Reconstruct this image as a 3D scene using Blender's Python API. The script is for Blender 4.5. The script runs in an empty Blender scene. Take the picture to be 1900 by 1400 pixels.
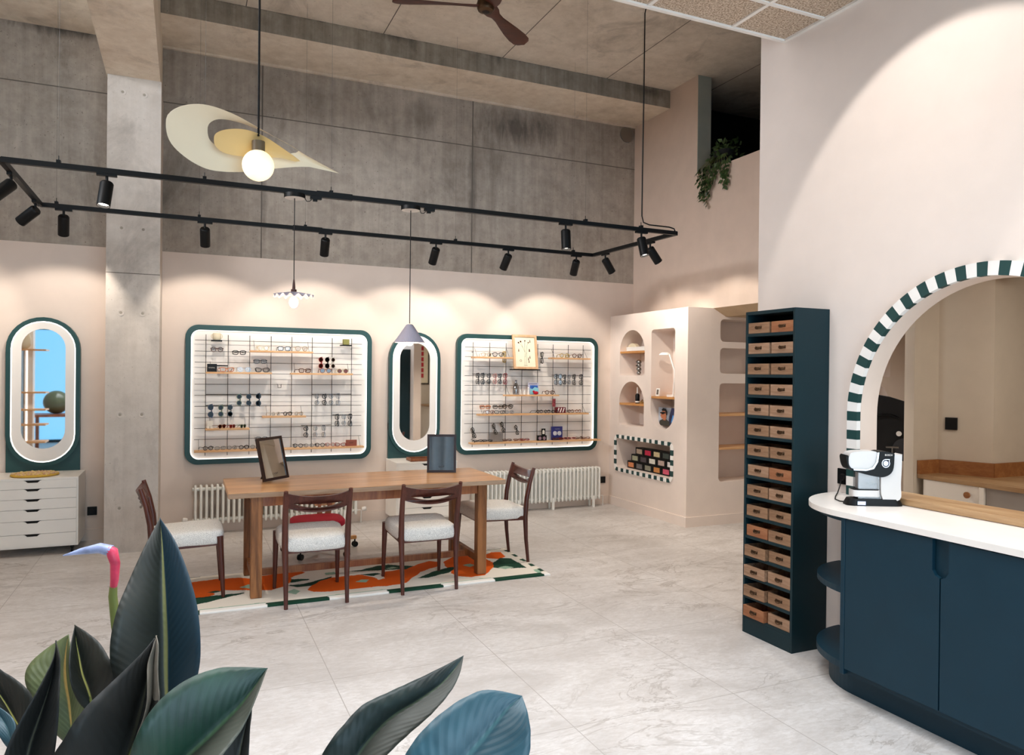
import bpy, math, random
from math import sin, cos, pi, radians
from mathutils import Vector, Matrix
from mathutils.geometry import tessellate_polygon
random.seed(7)
SC = bpy.context.scene
COL = SC.collection

# ------------------------------------------------------------------ camera
YAW, PITCH, ROLL, FOC, EYE = radians(23.9105), radians(-.2429), radians(.6031), 1367.95, 1.6
fw = Vector((sin(YAW) * cos(PITCH), cos(YAW) * cos(PITCH), sin(PITCH)))
r0 = Vector((cos(YAW), -sin(YAW), 0)); u0 = r0.cross(fw)
rt = r0 * cos(ROLL) + u0 * sin(ROLL); up = -r0 * sin(ROLL) + u0 * cos(ROLL)
cam_d = bpy.data.cameras.new('camera'); cam = bpy.data.objects.new('camera', cam_d); COL.objects.link(cam)
cam_d.sensor_fit = 'HORIZONTAL'; cam_d.sensor_width = 36; cam_d.lens = FOC * 36 / 1900; cam_d.clip_start = .05
cam.matrix_world = Matrix(((rt.x, up.x, -fw.x, 0), (rt.y, up.y, -fw.y, 0), (rt.z, up.z, -fw.z, EYE), (0, 0, 0, 1)))
SC.camera = cam

# ------------------------------------------------------------------ world, view
world = bpy.data.worlds.new('world'); SC.world = world; world.use_nodes = True
bg = world.node_tree.nodes['Background']; bg.inputs[0].default_value = (.25, .62, 1.0, 1); bg.inputs[1].default_value = 1.5
SC.view_settings.view_transform = 'Standard'; SC.view_settings.look = 'None'
SC.view_settings.exposure = 0.0; SC.view_settings.gamma = 1; SC.view_settings.use_curve_mapping = False
SC.cycles.use_denoising = True
SC.cycles.max_bounces = 8; SC.cycles.diffuse_bounces = 5; SC.cycles.glossy_bounces = 4; SC.cycles.transparent_max_bounces = 12
SC.cycles.sample_clamp_indirect = 6; SC.cycles.caustics_reflective = False; SC.cycles.caustics_refractive = False

SPOT_W = 36          # ceiling spots
def lamp(name, kind, loc, energy, color=(1, .86, .70), target=None, parent=None, size=.05, angle=60, blend=.5, sx=None, sy=None, spread=180):
    l = bpy.data.lights.new(name, kind); l.energy = energy; l.color = color
    if kind == 'SPOT': l.spot_size = radians(angle); l.spot_blend = blend; l.shadow_soft_size = size
    elif kind == 'AREA': l.shape = 'RECTANGLE'; l.size = sx; l.size_y = sy; l.spread = radians(spread)
    else: l.shadow_soft_size = size
    o = bpy.data.objects.new(name, l); COL.objects.link(o)
    o.location = loc
    if target is not None:
        o.rotation_euler = (Vector(target) - Vector(loc)).to_track_quat('-Z', 'Y').to_euler()
    if parent: o.parent = parent; o.location = Vector(loc) - parent.location
    return o
# daylight entering through the shop front, and an added unseen fill lamp over the front half
lamp('daylight', 'AREA', (1.0, -3.3, 2.1), 430, (.74, .87, 1.0), (1.0, 4, 2.1), sx=4.8, sy=3.6)
lamp('front_fill', 'AREA', (.4, 1.9, 3.68), 125, (.92, .95, 1.0), (.4, 1.9, 0), sx=4.5, sy=2.5, spread=115)
lamp('upper_hall_fill', 'AREA', (-3.12, 4.4, 4.3), 68, (.98, .96, .98), (4, 6.7, 3.9), sx=1.6, sy=.9, spread=85)  # unseen fill added to brighten the upper hall
lamp('back_room_lighting', 'AREA', (4.6, 1.6, 2.55), 34, (1, .93, .84), (4.6, 1.6, 0), sx=1.4, sy=2)
lamp('passage_lighting', 'AREA', (6.6, 5.4, 2.2), 10, (1, .90, .78), (6.6, 5.4, 0), sx=1.0, sy=.8)

# ------------------------------------------------------------------ materials
MATS = {}
def srgb(c):
    if isinstance(c, str): c = tuple(int(c[i:i + 2], 16) for i in (0, 2, 4))
    return tuple((v / 255 / 12.92 if v / 255 <= .04045 else ((v / 255 + .055) / 1.055) ** 2.4) for v in c) + (1,)
class NT:
    def __init__(s, name):
        s.m = bpy.data.materials.new(name); s.m.use_nodes = True; s.t = s.m.node_tree; s.n = s.t.nodes; s.b = s.n['Principled BSDF']; s.l = s.t.links.new
    def node(s, ty, **kw):
        n = s.n.new(ty)
        for k, v in kw.items(): setattr(n, k, v)
        return n
    def coord(s, scale=(1, 1, 1), rot=(0, 0, 0), loc=(0, 0, 0), kind='Object'):
        tc = s.node('ShaderNodeTexCoord'); mp = s.node('ShaderNodeMapping'); s.l(tc.outputs[kind], mp.inputs[0])
        mp.inputs['Scale'].default_value = scale; mp.inputs['Rotation'].default_value = rot; mp.inputs['Location'].default_value = loc
        return mp.outputs[0]
    def noise(s, vec, scale, detail=4, rough=.55, dist=0):
        n = s.node('ShaderNodeTexNoise'); s.l(vec, n.inputs['Vector']); n.inputs['Scale'].default_value = scale
        n.inputs['Detail'].default_value = detail; n.inputs['Roughness'].default_value = rough; n.inputs['Distortion'].default_value = dist
        return n.outputs['Fac']
    def ramp(s, fac, stops):
        r = s.node('ShaderNodeValToRGB'); s.l(fac, r.inputs[0]); e = r.color_ramp.elements
        while len(e) < len(stops): e.new(.5)
        for i, (p, c) in enumerate(stops): e[i].position = p; e[i].color = c if len(c) == 4 else tuple(c) + (1,)
        return r.outputs[0]
    def mix(s, fac, a, b, mode='MIX'):
        m = s.node('ShaderNodeMix', data_type='RGBA', blend_type=mode)
        for sock, v in ((m.inputs[0], fac), (m.inputs[6], a), (m.inputs[7], b)):
            if isinstance(v, (int, float)): sock.default_value = v
            elif isinstance(v, tuple): sock.default_value = v
            else: s.l(v, sock)
        return m.outputs[2]
    def bump(s, h, strength=.2, dist=.01):
        b = s.node('ShaderNodeBump'); b.inputs['Strength'].default_value = strength; b.inputs['Distance'].default_value = dist
        s.l(h, b.inputs['Height']); s.l(b.outputs[0], s.b.inputs['Normal'])
    def sub1(s, x):
        m = s.node('ShaderNodeMath', operation='SUBTRACT'); s.l(x, m.inputs[0]); m.inputs[1].default_value = .75; return m.outputs[0]
    def set(s, rough=.5, metal=0, spec=.5, col=None):
        s.b.inputs['Roughness'].default_value = rough; s.b.inputs['Metallic'].default_value = metal; s.b.inputs['Specular IOR Level'].default_value = spec
        if col is not None:
            if isinstance(col, tuple): s.b.inputs['Base Color'].default_value = col
            else: s.l(col, s.b.inputs['Base Color'])
        return s.m
def paint(name, c, rough=.6, metal=0, var=.04, scale=6, bump=0, spec=.5):
    if name in MATS: return MATS[name]
    t = NT(name); c = srgb(c); v = t.coord()
    n = t.noise(v, scale, 3)
    d = tuple(max(0, x * (1 - var * 2)) for x in c[:3]) + (1,); l = tuple(min(1, x * (1 + var)) for x in c[:3]) + (1,)
    t.set(rough, metal, spec, t.ramp(n, [(.3, d), (.7, l)]))
    if bump: t.bump(t.noise(v, 180, 2), bump, .002)
    MATS[name] = t.m; return t.m
def wood(name, c1, c2, axis='x', scale=1, rough=.5, knots=.5, dark=None):
    if name in MATS: return MATS[name]
    t = NT(name); sc = {'x': (1.2, 14, 14), 'y': (14, 1.2, 14), 'z': (14, 14, 1.2)}[axis]
    v = t.coord(tuple(s * scale for s in sc)); n = t.noise(v, 1.6, 6, .6, knots)
    v2 = t.coord(tuple(s * scale * 5 for s in sc)); n2 = t.noise(v2, 2, 3, .6)
    c = t.ramp(n, [(.28, srgb(dark or c1)), (.45, srgb(c1)), (.62, srgb(c2))])
    t.set(rough, 0, .4, t.mix(.35, c, t.ramp(n2, [(.35, srgb(c1)), (.65, srgb(c2))])))
    t.bump(n2, .12, .002); MATS[name] = t.m; return t.m
def glow(name, c, strength):
    t = NT(name); t.b.inputs['Base Color'].default_value = (.8, .8, .8, 1)
    t.b.inputs['Emission Color'].default_value = srgb(c); t.b.inputs['Emission Strength'].default_value = strength
    MATS[name] = t.m; return t.m
def clear(name, c, alpha=.85, rough=.03, gl_c='e6e6e6'):
    """thin clear sheet: mostly transparent with a glossy coat"""
    t = NT(name); t.n.remove(t.b); out = t.n['Material Output']
    tr = t.node('ShaderNodeBsdfTransparent'); tr.inputs[0].default_value = srgb(c)
    gl = t.node('ShaderNodeBsdfGlossy'); gl.inputs['Roughness'].default_value = rough; gl.inputs[0].default_value = srgb(gl_c)
    mx = t.node('ShaderNodeMixShader'); mx.inputs[0].default_value = 1 - alpha
    t.l(tr.outputs[0], mx.inputs[1]); t.l(gl.outputs[0], mx.inputs[2]); t.l(mx.outputs[0], out.inputs[0]); MATS[name] = t.m; return t.m
def concrete(name, dark, mid, light, streak=.5, scale=1, bump=.35, patches=()):
    t = NT(name); v = t.coord((scale,) * 3)
    big = t.noise(v, .9, 5, .6, .4); fine = t.noise(v, 9, 6, .65); st = t.noise(t.coord((9 * scale, 9 * scale, .35 * scale)), 1.2, 6, .65, .3)
    a = t.ramp(big, [(.30, srgb(dark)), (.5, srgb(mid)), (.72, srgb(light))])
    b = t.mix(streak, a, t.ramp(st, [(.3, srgb(dark)), (.5, srgb(mid)), (.7, srgb(light))]), 'MIX')
    c = t.mix(.3, b, t.ramp(fine, [(.35, srgb(dark)), (.65, srgb(light))]), 'MIX')
    blot = t.noise(t.coord((1.1 * scale, 1.1 * scale, .55 * scale), loc=(3.1, 0, 1.7)), 1.3, 7, .68, 1.1)
    c = t.mix(t.ramp(blot, [(.55, (0,) * 3), (.72, (.55,) * 3)]), c, t.mix(.5, srgb(dark), (.02, .016, .012, 1)))
    pale = t.noise(t.coord((2 * scale, 2 * scale, .5 * scale), loc=(7, 2, 5)), 2.1, 6, .7, .8); c = t.mix(t.ramp(pale, [(.60, (0,) * 3), (.74, (.35,) * 3)]), c, srgb(light))
    for cx, cz, rx, rz, amt in patches:      # damp stains with ragged edges
        pv = t.coord((1 / rx, 0, 1 / rz), loc=(-cx / rx, 0, -cz / rz)); ln = t.node('ShaderNodeVectorMath', operation='LENGTH'); t.l(pv, ln.inputs[0])
        rag = t.noise(t.coord((5, 5, 1.2)), 1.6, 6, .7, .5); ad = t.node('ShaderNodeMath', operation='MULTIPLY_ADD'); t.l(rag, ad.inputs[0]); ad.inputs[1].default_value = 1.6; t.l(ln.outputs['Value'], ad.inputs[2])
        c = t.mix(t.ramp(ad.outputs[0], [(.0, (amt,) * 3), (.62, (amt,) * 3), (.98, (0,) * 3)]) if 0 else t.ramp(t.sub1(ad.outputs[0]), [(.1, (amt,) * 3), (.75, (0,) * 3)]), c, srgb('4f4842'))
    pits = t.noise(v, 55, 2, .5); c = t.mix(t.ramp(pits, [(.27, (1, 1, 1, 1)), (.31, (0, 0, 0, 1))]), c, srgb(dark))
    t.set(.85, 0, .25, c); t.bump(fine, bump, .006); MATS[name] = t.m; return t.m

concrete('concrete wall', '857b71', 'a89d91', 'c4baae', .5, patches=((3.6, 4.5, .95, .38, .75), (3.0, 3.7, .10, 1.0, .6), (.72, 3.3, .06, .8, .45), (2.4, 4.45, .3, .3, .4), (-1.0, 4.75, .9, .12, .9), (1.2, 4.5, .35, .2, .35)))
concrete('concrete ceiling', 'bfb4a5', 'ddd2c3', 'efe6d9', .1, 1)
concrete('concrete beam face', '6f685d', '989083', 'b5ad9f', .85, patches=((2.5, 4.97, 40, .045, .8), (4.9, 4.9, .35, .12, .8), (3.0, 4.95, .06, .2, .6), (1.9, 4.95, .4, .09, .7)))
concrete('concrete beam soffit', 'bfae9a', 'e6d8c4', 'f3e9da', .2)
concrete('concrete column', 'aea49a', 'c9c0b6', 'd6cdc4', .35)
paint('joint', '6a625a', .9)
paint('pink plaster', 'e4d3c6', .75, var=.015, bump=.05)
paint('upper plaster', 'd8c4b5', .8, var=.02, bump=.05)
paint('white plaster', 'e6dad2', .7, var=.012, bump=.05)
paint('niche plaster', 'e8dad0', .75, var=.015)
paint('beige plaster', 'cfc4b4', .75, var=.02)
paint('tan soffit', 'b59b7c', .8)
paint('grey green', 'a9ada2', .8); paint('machine white', 'd6d4d2', .35, var=.01)
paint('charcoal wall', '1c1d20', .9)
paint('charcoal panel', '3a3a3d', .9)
paint('display white', 'f4efe9', .6, var=.01)
paint('deep green', '1d4747', .45, var=.03)
paint('teal navy', '0b2e3d', .5, var=.03, spec=.28)
paint('tower green', '0b282f', .5, var=.03, spec=.28)
paint('black', '0a0a0b', .5, var=0, spec=.3)
paint('black satin', '08090a', .5, var=0, spec=.25)
paint('black matte', '0b0b0c', .8, var=0)
paint('white lacquer', 'f1ece4', .35, var=.01)
paint('white enamel', 'f0efe8', .3, var=.01)
paint('white', 'f4f2ee', .45, var=.01)
paint('worktop white', 'efeae4', .28, var=.02)
paint('trim white', 'ebe5de', .6)
paint('stripe white', 'f2f0ec', .5)
paint('stripe green', '17403f', .5)
paint('walnut dark', '4a251b', .35, var=.18, scale=22)
paint('chrome', 'd8d8d8', .12, metal=1, var=0)
paint('steel', '9a9a98', .3, metal=1, var=0)
paint('bronze', '5b4634', .4, metal=.9, var=.1)
paint('brass', 'b08a4a', .3, metal=.9, var=.05)
paint('drawer dark', '15120f', .9)
paint('red felt', 'b3122a', .9, bump=.3)
paint('off white', 'e9e2d4', .6)
paint('cork green', '8c8a4e', .8)
paint('cream', 'e8dcc0', .6)
glow('led white', 'fff4ea', 1.7)
glow('bulb warm', 'ffdca0', 9)
glow('globe', 'ffeaae', .98)
glow('spot lens', 'fff1e2', 16)
glow('screen blue', '4a8ee0', 1.1)
wood('oak', 'cf9a66', 'e3b987', 'x', .8, .5)
wood('oak shelf', 'd39f6c', 'e8bf90', 'x', .9, .5)
wood('oak shelf y', 'b97f46', 'cf9a5e', 'y', .9, .5)
wood('oak sill', '9a7652', 'b99a74', 'y', .5, .4)
wood('oak backsplash', '8e5a33', 'a97444', 'y', .6, .5)
wood('table top', 'b27e4e', 'd3a473', 'x', .8, .3, .8, '936338')
wood('table edge', '9a7a60', 'b59a80', 'x', .9, .6)
wood('table leg', '70441f', 'a36a3c', 'z', .6, .5, 1.0, '4c2912')
wood('box wood', '7a5a42', 'a58264', 'y', .7, .7, 1.6, '57402f')
wood('box wood b', '8b6a50', 'b4937a', 'y', .55, .7, 2.0, '5f4535')
wood('box wood c', '8a5535', 'a87452', 'y', .8, .7, 1.2, '6a3f28')
wood('fan wood', '3f1a10', '5c2a1b', 'x', .6, .35)
wood('chair wood', '431f17', '5e3024', 'z', .8, .32)
wood('light walnut', '7d4425', 'a5683c', 'z', .8, .4)
wood('frame ash', 'cda077', 'dfb78f', 'z', .8, .5)
t = NT('mirror'); t.set(.02, 1, .5, (.88, .9, .9, 1)); MATS['mirror'] = t.m
clear('glass pane', 'f6fbfc', .92)
clear('clear lens', 'f2f2f2', .965)
clear('clear acrylic', 'dcdcde', .82, .05)
clear('dark lens', '15161a', .99); clear('brown lens', '6d4430', .93); clear('red lens', 'a8402f', .93); clear('green lens', '3d5240', .93)
def floor_material():
    t = NT('stone tile'); v = t.coord(loc=(-.715, -2.94, 0))
    br = t.node('ShaderNodeTexBrick', offset=0.0, squash=1.0); t.l(v, br.inputs['Vector'])
    br.inputs['Scale'].default_value = 1; br.inputs['Brick Width'].default_value = .915; br.inputs['Row Height'].default_value = .94
    br.inputs['Mortar Size'].default_value = .0026; br.inputs['Mortar Smooth'].default_value = .2
    br.inputs['Color1'].default_value = (.42, .42, .42, 1); br.inputs['Color2'].default_value = (.58, .58, .58, 1); br.inputs['Mortar'].default_value = (0, 0, 0, 1)
    p = t.coord((.8, 1.5, 1)); big = t.noise(p, 1.5, 8, .62, 1.4); vein = t.noise(p, 1.3, 7, .62, 1.6); fine = t.noise(t.coord((4, 9, 4)), 5, 8, .75, .6)
    base = t.ramp(big, [(.30, srgb('b9b4b0')), (.5, srgb('cdc9c6')), (.7, srgb('dddad8'))])
    vm = t.ramp(vein, [(.484, (0, 0, 0, 1)), (.498, (.75, .75, .75, 1)), (.502, (.75, .75, .75, 1)), (.516, (0, 0, 0, 1))])
    vgate = t.ramp(t.noise(t.coord((1, 1, 1), loc=(4, 9, 0)), .9, 3), [(.42, (0, 0, 0, 1)), (.6, (1, 1, 1, 1))]); c = t.mix(t.mix(1.0, vm, vgate, 'MULTIPLY'), base, srgb('8e867f'))
    c = t.mix(t.ramp(fine, [(.40, (.5, .5, .5, 1)), (.62, (0, 0, 0, 1))]), c, srgb('b2aaa3'))
    c = t.mix(.10, c, br.outputs['Color'], 'OVERLAY'); c = t.mix(br.outputs['Fac'], c, srgb('a19b95'))
    t.set(.34, 0, .4, c); t.l(t.ramp(fine, [(.3, (.48,) * 3), (.7, (.28,) * 3)]), t.b.inputs['Roughness']); MATS['stone tile'] = t.m
floor_material()
def boucle(name, c1, c2):
    t = NT(name); v = t.coord(); n = t.noise(v, 210, 3, .7); t.set(.95, 0, .2, t.ramp(n, [(.38, srgb(c1)), (.6, srgb(c2))])); t.bump(n, .6, .006); MATS[name] = t.m
boucle('boucle', 'c4c1bc', 'f3f0ea'); 
t = NT('acoustic tile'); v = t.coord(); n = t.noise(v, 95, 3, .7); n2 = t.noise(v, 40, 2)
t.set(.95, 0, .1, t.mix(t.ramp(n2, [(.3, (.35,) * 3), (.6, (0,) * 3)]), t.ramp(n, [(.40, srgb('8d7866')), (.56, srgb('d6c4b0'))]), srgb('9c8872'))); t.bump(n, .5, .005); MATS['acoustic tile'] = t.m
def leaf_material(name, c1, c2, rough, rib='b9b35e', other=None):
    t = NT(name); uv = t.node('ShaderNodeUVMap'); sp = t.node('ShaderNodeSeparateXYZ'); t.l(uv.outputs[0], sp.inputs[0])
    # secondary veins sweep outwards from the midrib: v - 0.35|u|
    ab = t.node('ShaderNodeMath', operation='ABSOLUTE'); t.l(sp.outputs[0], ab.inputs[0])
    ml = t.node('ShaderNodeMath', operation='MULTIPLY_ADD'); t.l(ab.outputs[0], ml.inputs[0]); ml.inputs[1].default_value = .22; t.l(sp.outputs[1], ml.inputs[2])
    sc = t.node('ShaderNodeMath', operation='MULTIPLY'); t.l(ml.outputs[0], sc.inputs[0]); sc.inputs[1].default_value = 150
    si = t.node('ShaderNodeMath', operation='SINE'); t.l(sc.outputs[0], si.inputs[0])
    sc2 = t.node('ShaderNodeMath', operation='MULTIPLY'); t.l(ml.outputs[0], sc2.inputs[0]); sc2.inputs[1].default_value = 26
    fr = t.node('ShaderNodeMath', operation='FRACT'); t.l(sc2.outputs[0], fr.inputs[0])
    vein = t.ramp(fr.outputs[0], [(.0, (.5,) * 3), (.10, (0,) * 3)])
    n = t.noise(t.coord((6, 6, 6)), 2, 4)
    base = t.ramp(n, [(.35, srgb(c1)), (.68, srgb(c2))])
    if other:   # right half: pale underside; on the tall leaf, window reflection painted blue
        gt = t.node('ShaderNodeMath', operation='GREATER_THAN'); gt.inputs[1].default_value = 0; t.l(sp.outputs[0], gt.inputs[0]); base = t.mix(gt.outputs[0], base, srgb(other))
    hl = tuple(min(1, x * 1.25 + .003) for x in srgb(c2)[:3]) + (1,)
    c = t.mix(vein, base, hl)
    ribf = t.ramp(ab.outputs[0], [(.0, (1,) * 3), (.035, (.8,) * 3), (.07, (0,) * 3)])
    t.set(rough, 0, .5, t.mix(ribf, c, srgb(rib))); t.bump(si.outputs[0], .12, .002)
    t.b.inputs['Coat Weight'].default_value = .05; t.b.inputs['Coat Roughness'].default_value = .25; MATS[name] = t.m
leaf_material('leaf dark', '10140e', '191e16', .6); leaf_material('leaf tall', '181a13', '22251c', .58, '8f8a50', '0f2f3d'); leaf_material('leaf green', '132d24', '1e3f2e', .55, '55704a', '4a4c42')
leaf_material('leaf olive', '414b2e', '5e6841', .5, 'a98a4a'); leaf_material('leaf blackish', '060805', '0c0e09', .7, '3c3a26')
leaf_material('leaf teal', '0a1a18', '112824', .55, '5a6850', '3f413a'); leaf_material('leaf blue-lit', '24444f', '2f5561', .5, '42686c'); leaf_material('leaf dry', '6d665a', '857c70', .7, 'a3946a')  # the blue leaves have the window's blue reflection painted into their colour

# ------------------------------------------------------------------ mesh builder
class MB:
    def __init__(s): s.v = []; s.f = []; s.mi = []; s.uv = None
    def add(s, vs, fs, m=0):
        b = len(s.v); s.v += [tuple(p) for p in vs]
        for f in fs: s.f.append([b + i for i in f]); s.mi.append(m)
        return s
    def box(s, x0, x1, y0, y1, z0, z1, m=0, rot=None, piv=None, c=0):
        x0, x1 = min(x0, x1), max(x0, x1); y0, y1 = min(y0, y1), max(y0, y1); z0, z1 = min(z0, z1), max(z0, z1)
        if c and min(x1 - x0, y1 - y0, z1 - z0) > 2.2 * c:
            bx = []
            for X, dx in ((x0, 1), (x1, -1)):
                for Y, dy in ((y0, 1), (y1, -1)):
                    for Z, dz in ((z0, 1), (z1, -1)):
                        bx += [(X, Y + dy * c, Z + dz * c), (X + dx * c, Y, Z + dz * c), (X + dx * c, Y + dy * c, Z)]
            fs = []
            def I(i, j, k, a): return (i * 4 + j * 2 + k) * 3 + a
            for i in (0, 1): q = [I(i, 0, 0, 0), I(i, 1, 0, 0), I(i, 1, 1, 0), I(i, 0, 1, 0)]; fs.append(q if i else q[::-1])
            for j in (0, 1): q = [I(0, j, 0, 1), I(1, j, 0, 1), I(1, j, 1, 1), I(0, j, 1, 1)]; fs.append(q[::-1] if j else q)
            for k in (0, 1): q = [I(0, 0, k, 2), I(1, 0, k, 2), I(1, 1, k, 2), I(0, 1, k, 2)]; fs.append(q if k else q[::-1])
            for j in (0, 1):
                for k in (0, 1): fs.append([I(0, j, k, 1), I(1, j, k, 1), I(1, j, k, 2), I(0, j, k, 2)])
            for i in (0, 1):
                for k in (0, 1): fs.append([I(i, 0, k, 0), I(i, 1, k, 0), I(i, 1, k, 2), I(i, 0, k, 2)])
            for i in (0, 1):
                for j in (0, 1): fs.append([I(i, j, 0, 0), I(i, j, 1, 0), I(i, j, 1, 1), I(i, j, 0, 1)])
            for i in (0, 1):
                for j in (0, 1):
                    for k in (0, 1): fs.append([I(i, j, k, 0), I(i, j, k, 1), I(i, j, k, 2)])
            vs = bx
        else:
            vs = [(x, y, z) for x in (x0, x1) for y in (y0, y1) for z in (z0, z1)]
            fs = [(0, 1, 3, 2), (4, 6, 7, 5), (0, 4, 5, 1), (2, 3, 7, 6), (0, 2, 6, 4), (1, 5, 7, 3)]
        if rot is not None:
            P = Vector(piv if piv else ((x0 + x1) / 2, (y0 + y1) / 2, (z0 + z1) / 2)); vs = [P + rot @ (Vector(p) - P) for p in vs]
        return s.add(vs, fs, m)
    def tube(s, pts, r, seg=8, m=0, closed=False, caps=True):
        pts = [Vector(p) for p in pts]; n = len(pts); rs = r if isinstance(r, (list, tuple)) else [r] * n
        vs = []; ref = None
        for i, p in enumerate(pts):
            if closed: d = pts[(i + 1) % n] - pts[i - 1]
            else: d = pts[min(i + 1, n - 1)] - pts[max(i - 1, 0)]
            d.normalize()
            if ref is None: ref = Vector((0, 0, 1)) if abs(d.z) < .9 else Vector((1, 0, 0))
            a = d.cross(ref).normalized(); b = a.cross(d).normalized(); ref = b
            for k in range(seg):
                t_ = 2 * pi * k / seg; vs.append(p + (a * cos(t_) + b * sin(t_)) * rs[i])
        fs = []
        for i in range(n if closed else n - 1):
            j = (i + 1) % n
            for k in range(seg): fs.append((i * seg + k, i * seg + (k + 1) % seg, j * seg + (k + 1) % seg, j * seg + k))
        if caps and not closed: fs += [tuple(range(seg))[::-1], tuple((n - 1) * seg + k for k in range(seg))]
        return s.add(vs, fs, m)
    def lathe(s, prof, c=(0, 0, 0), seg=24, m=0, axis=None, wave=None):
        """prof: (r, h); axis: Vector direction of h"""
        ax = Vector(axis or (0, 0, 1)).normalized(); a = ax.cross(Vector((1, 0, 0)) if abs(ax.x) < .9 else Vector((0, 1, 0))).normalized(); b = ax.cross(a)
        C = Vector(c); vs = []
        for r, h in prof:
            for k in range(seg):
                t_ = 2 * pi * k / seg; rr = r; hh = h
                if wave: rr, hh = wave(r, h, t_)
                vs.append(C + ax * hh + (a * cos(t_) + b * sin(t_)) * rr)
        fs = []
        for i in range(len(prof) - 1):
            for k in range(seg): fs.append((i * seg + k, i * seg + (k + 1) % seg, (i + 1) * seg + (k + 1) % seg, (i + 1) * seg + k))
        c0 = prof[1][1] == prof[0][1] and prof[1][0] < prof[0][0]; c1 = prof[-2][1] == prof[-1][1] and prof[-2][0] < prof[-1][0]
        if prof[0][0] > 1e-5 and not c0: fs.append(tuple(range(seg))[::-1]) if not wave else None
        if prof[-1][0] > 1e-5 and not c1: fs.append(tuple((len(prof) - 1) * seg + k for k in range(seg))) if not wave else None
        return s.add(vs, fs, m)
    def sphere(s, c, r, seg=20, m=0, sq=(1, 1, 1)):
        n = seg // 2; prof = [(max(1e-4, sin(pi * i / n)), -cos(pi * i / n)) for i in range(n + 1)]
        b = len(s.v); s.lathe(prof, (0, 0, 0), seg, m)
        for i in range(b, len(s.v)): p = s.v[i]; s.v[i] = (c[0] + p[0] * r * sq[0], c[1] + p[1] * r * sq[1], c[2] + p[2] * r * sq[2])
        return s
    def plate(s, loops, axis, a, b, m=0, ms=None):
        """flat slab from 2D loops (outer, holes...) between a and b along axis"""
        def P(q, d): return (d, q[0], q[1]) if axis == 'x' else (q[0], d, q[1]) if axis == 'y' else (q[0], q[1], d)
        flat = [q for L in loops for q in L]
        tris = tessellate_polygon([[Vector((q[0], q[1], 0)) for q in L] for L in loops])
        N = len(flat); vs = [P(q, a) for q in flat] + [P(q, b) for q in flat]
        fs = [tuple(t_) for t_ in tris] + [tuple(i + N for i in t_)[::-1] for t_ in tris]; s.add(vs, fs, m)
        o = 0; base = len(s.v) - 2 * N
        for L in loops:
            n = len(L)
            for i in range(n):
                s.f.append([base + o + i, base + o + (i + 1) % n, base + N + o + (i + 1) % n, base + N + o + i]); s.mi.append(m if ms is None else ms)
            o += n
        return s
    def grid(s, pts, m=0, uvs=None):
        """pts[i][j]"""
        n, k = len(pts), len(pts[0]); vs = [p for row in pts for p in row]
        fs = [(i * k + j, i * k + j + 1, (i + 1) * k + j + 1, (i + 1) * k + j) for i in range(n - 1) for j in range(k - 1)]
        if uvs: s.uv = uvs
        return s.add(vs, fs, m)
    def xf(s, mat, start=0):
        for i in range(start, len(s.v)): s.v[i] = tuple(mat @ Vector(s.v[i]))
        return s
    def build(s, name, mats, parent=None, smooth=None, label=None, recalc=True):
        mats = mats if isinstance(mats, (list, tuple)) else [mats]
        off = Vector((0, 0, 0)); p = parent
        while p is not None: off += p.location; p = p.parent
        me = bpy.data.meshes.new(name); me.from_pydata([tuple(Vector(q) - off) for q in s.v], [], s.f)
        for m_ in mats: me.materials.append(MATS[m_])
        me.polygons.foreach_set('material_index', s.mi)
        if s.uv:
            ul = me.uv_layers.new(name='UVMap')
            for lp in me.loops: ul.data[lp.index].uv = s.uv[lp.vertex_index]
        if recalc:
            import bmesh
            bm = bmesh.new(); bm.from_mesh(me); bmesh.ops.remove_doubles(bm, verts=bm.verts, dist=1e-6) if not s.uv else None
            bmesh.ops.recalc_face_normals(bm, faces=bm.faces); bm.to_mesh(me); bm.free()
        if smooth:
            me.polygons.foreach_set('use_smooth', [True] * len(me.polygons))
            me.set_sharp_from_angle(angle=radians(smooth))
        o = bpy.data.objects.new(name, me); COL.objects.link(o)
        if parent: o.parent = parent
        if label: o['label'] = label
        return o
def thing(name, label, cat, loc=(0, 0, 0), rz=0, group=None):
    o = bpy.data.objects.new(name, None); COL.objects.link(o); o.location = loc; o.rotation_euler = (0, 0, rz)
    o.empty_display_size = .05; o['label'] = label; o['category'] = cat
    if group: o['group'] = group
    return o
def tag(o, label, cat, group=None, kind=None):
    o['label'] = label; o['category'] = cat
    if group: o['group'] = group
    if kind: o['kind'] = kind
    return o
def struct(o): o['kind'] = 'structure'; return o
def copy_tree(o, parent=None):
    c = o.copy(); COL.objects.link(c); c.parent = parent
    for ch in list(o.children): copy_tree(ch, c)
    return c
def stadium(cx, hw, z0, z1, n=16, inset=0):
    r = hw - inset; pts = []
    for k in range(n + 1): t_ = pi * k / n; pts.append((cx + r * cos(t_), z1 - hw + r * sin(t_)))
    for k in range(n + 1): t_ = pi + pi * k / n; pts.append((cx + r * cos(t_), z0 + hw + r * sin(t_)))
    return pts
def rrect(x0, x1, z0, z1, r, n=6):
    pts = []
    for cx, cz, a0 in ((x1 - r, z1 - r, 0), (x0 + r, z1 - r, pi / 2), (x0 + r, z0 + r, pi), (x1 - r, z0 + r, 1.5 * pi)):
        for k in range(n + 1): t_ = a0 + pi / 2 * k / n; pts.append((cx + r * cos(t_), cz + r * sin(t_)))
    return pts
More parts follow.
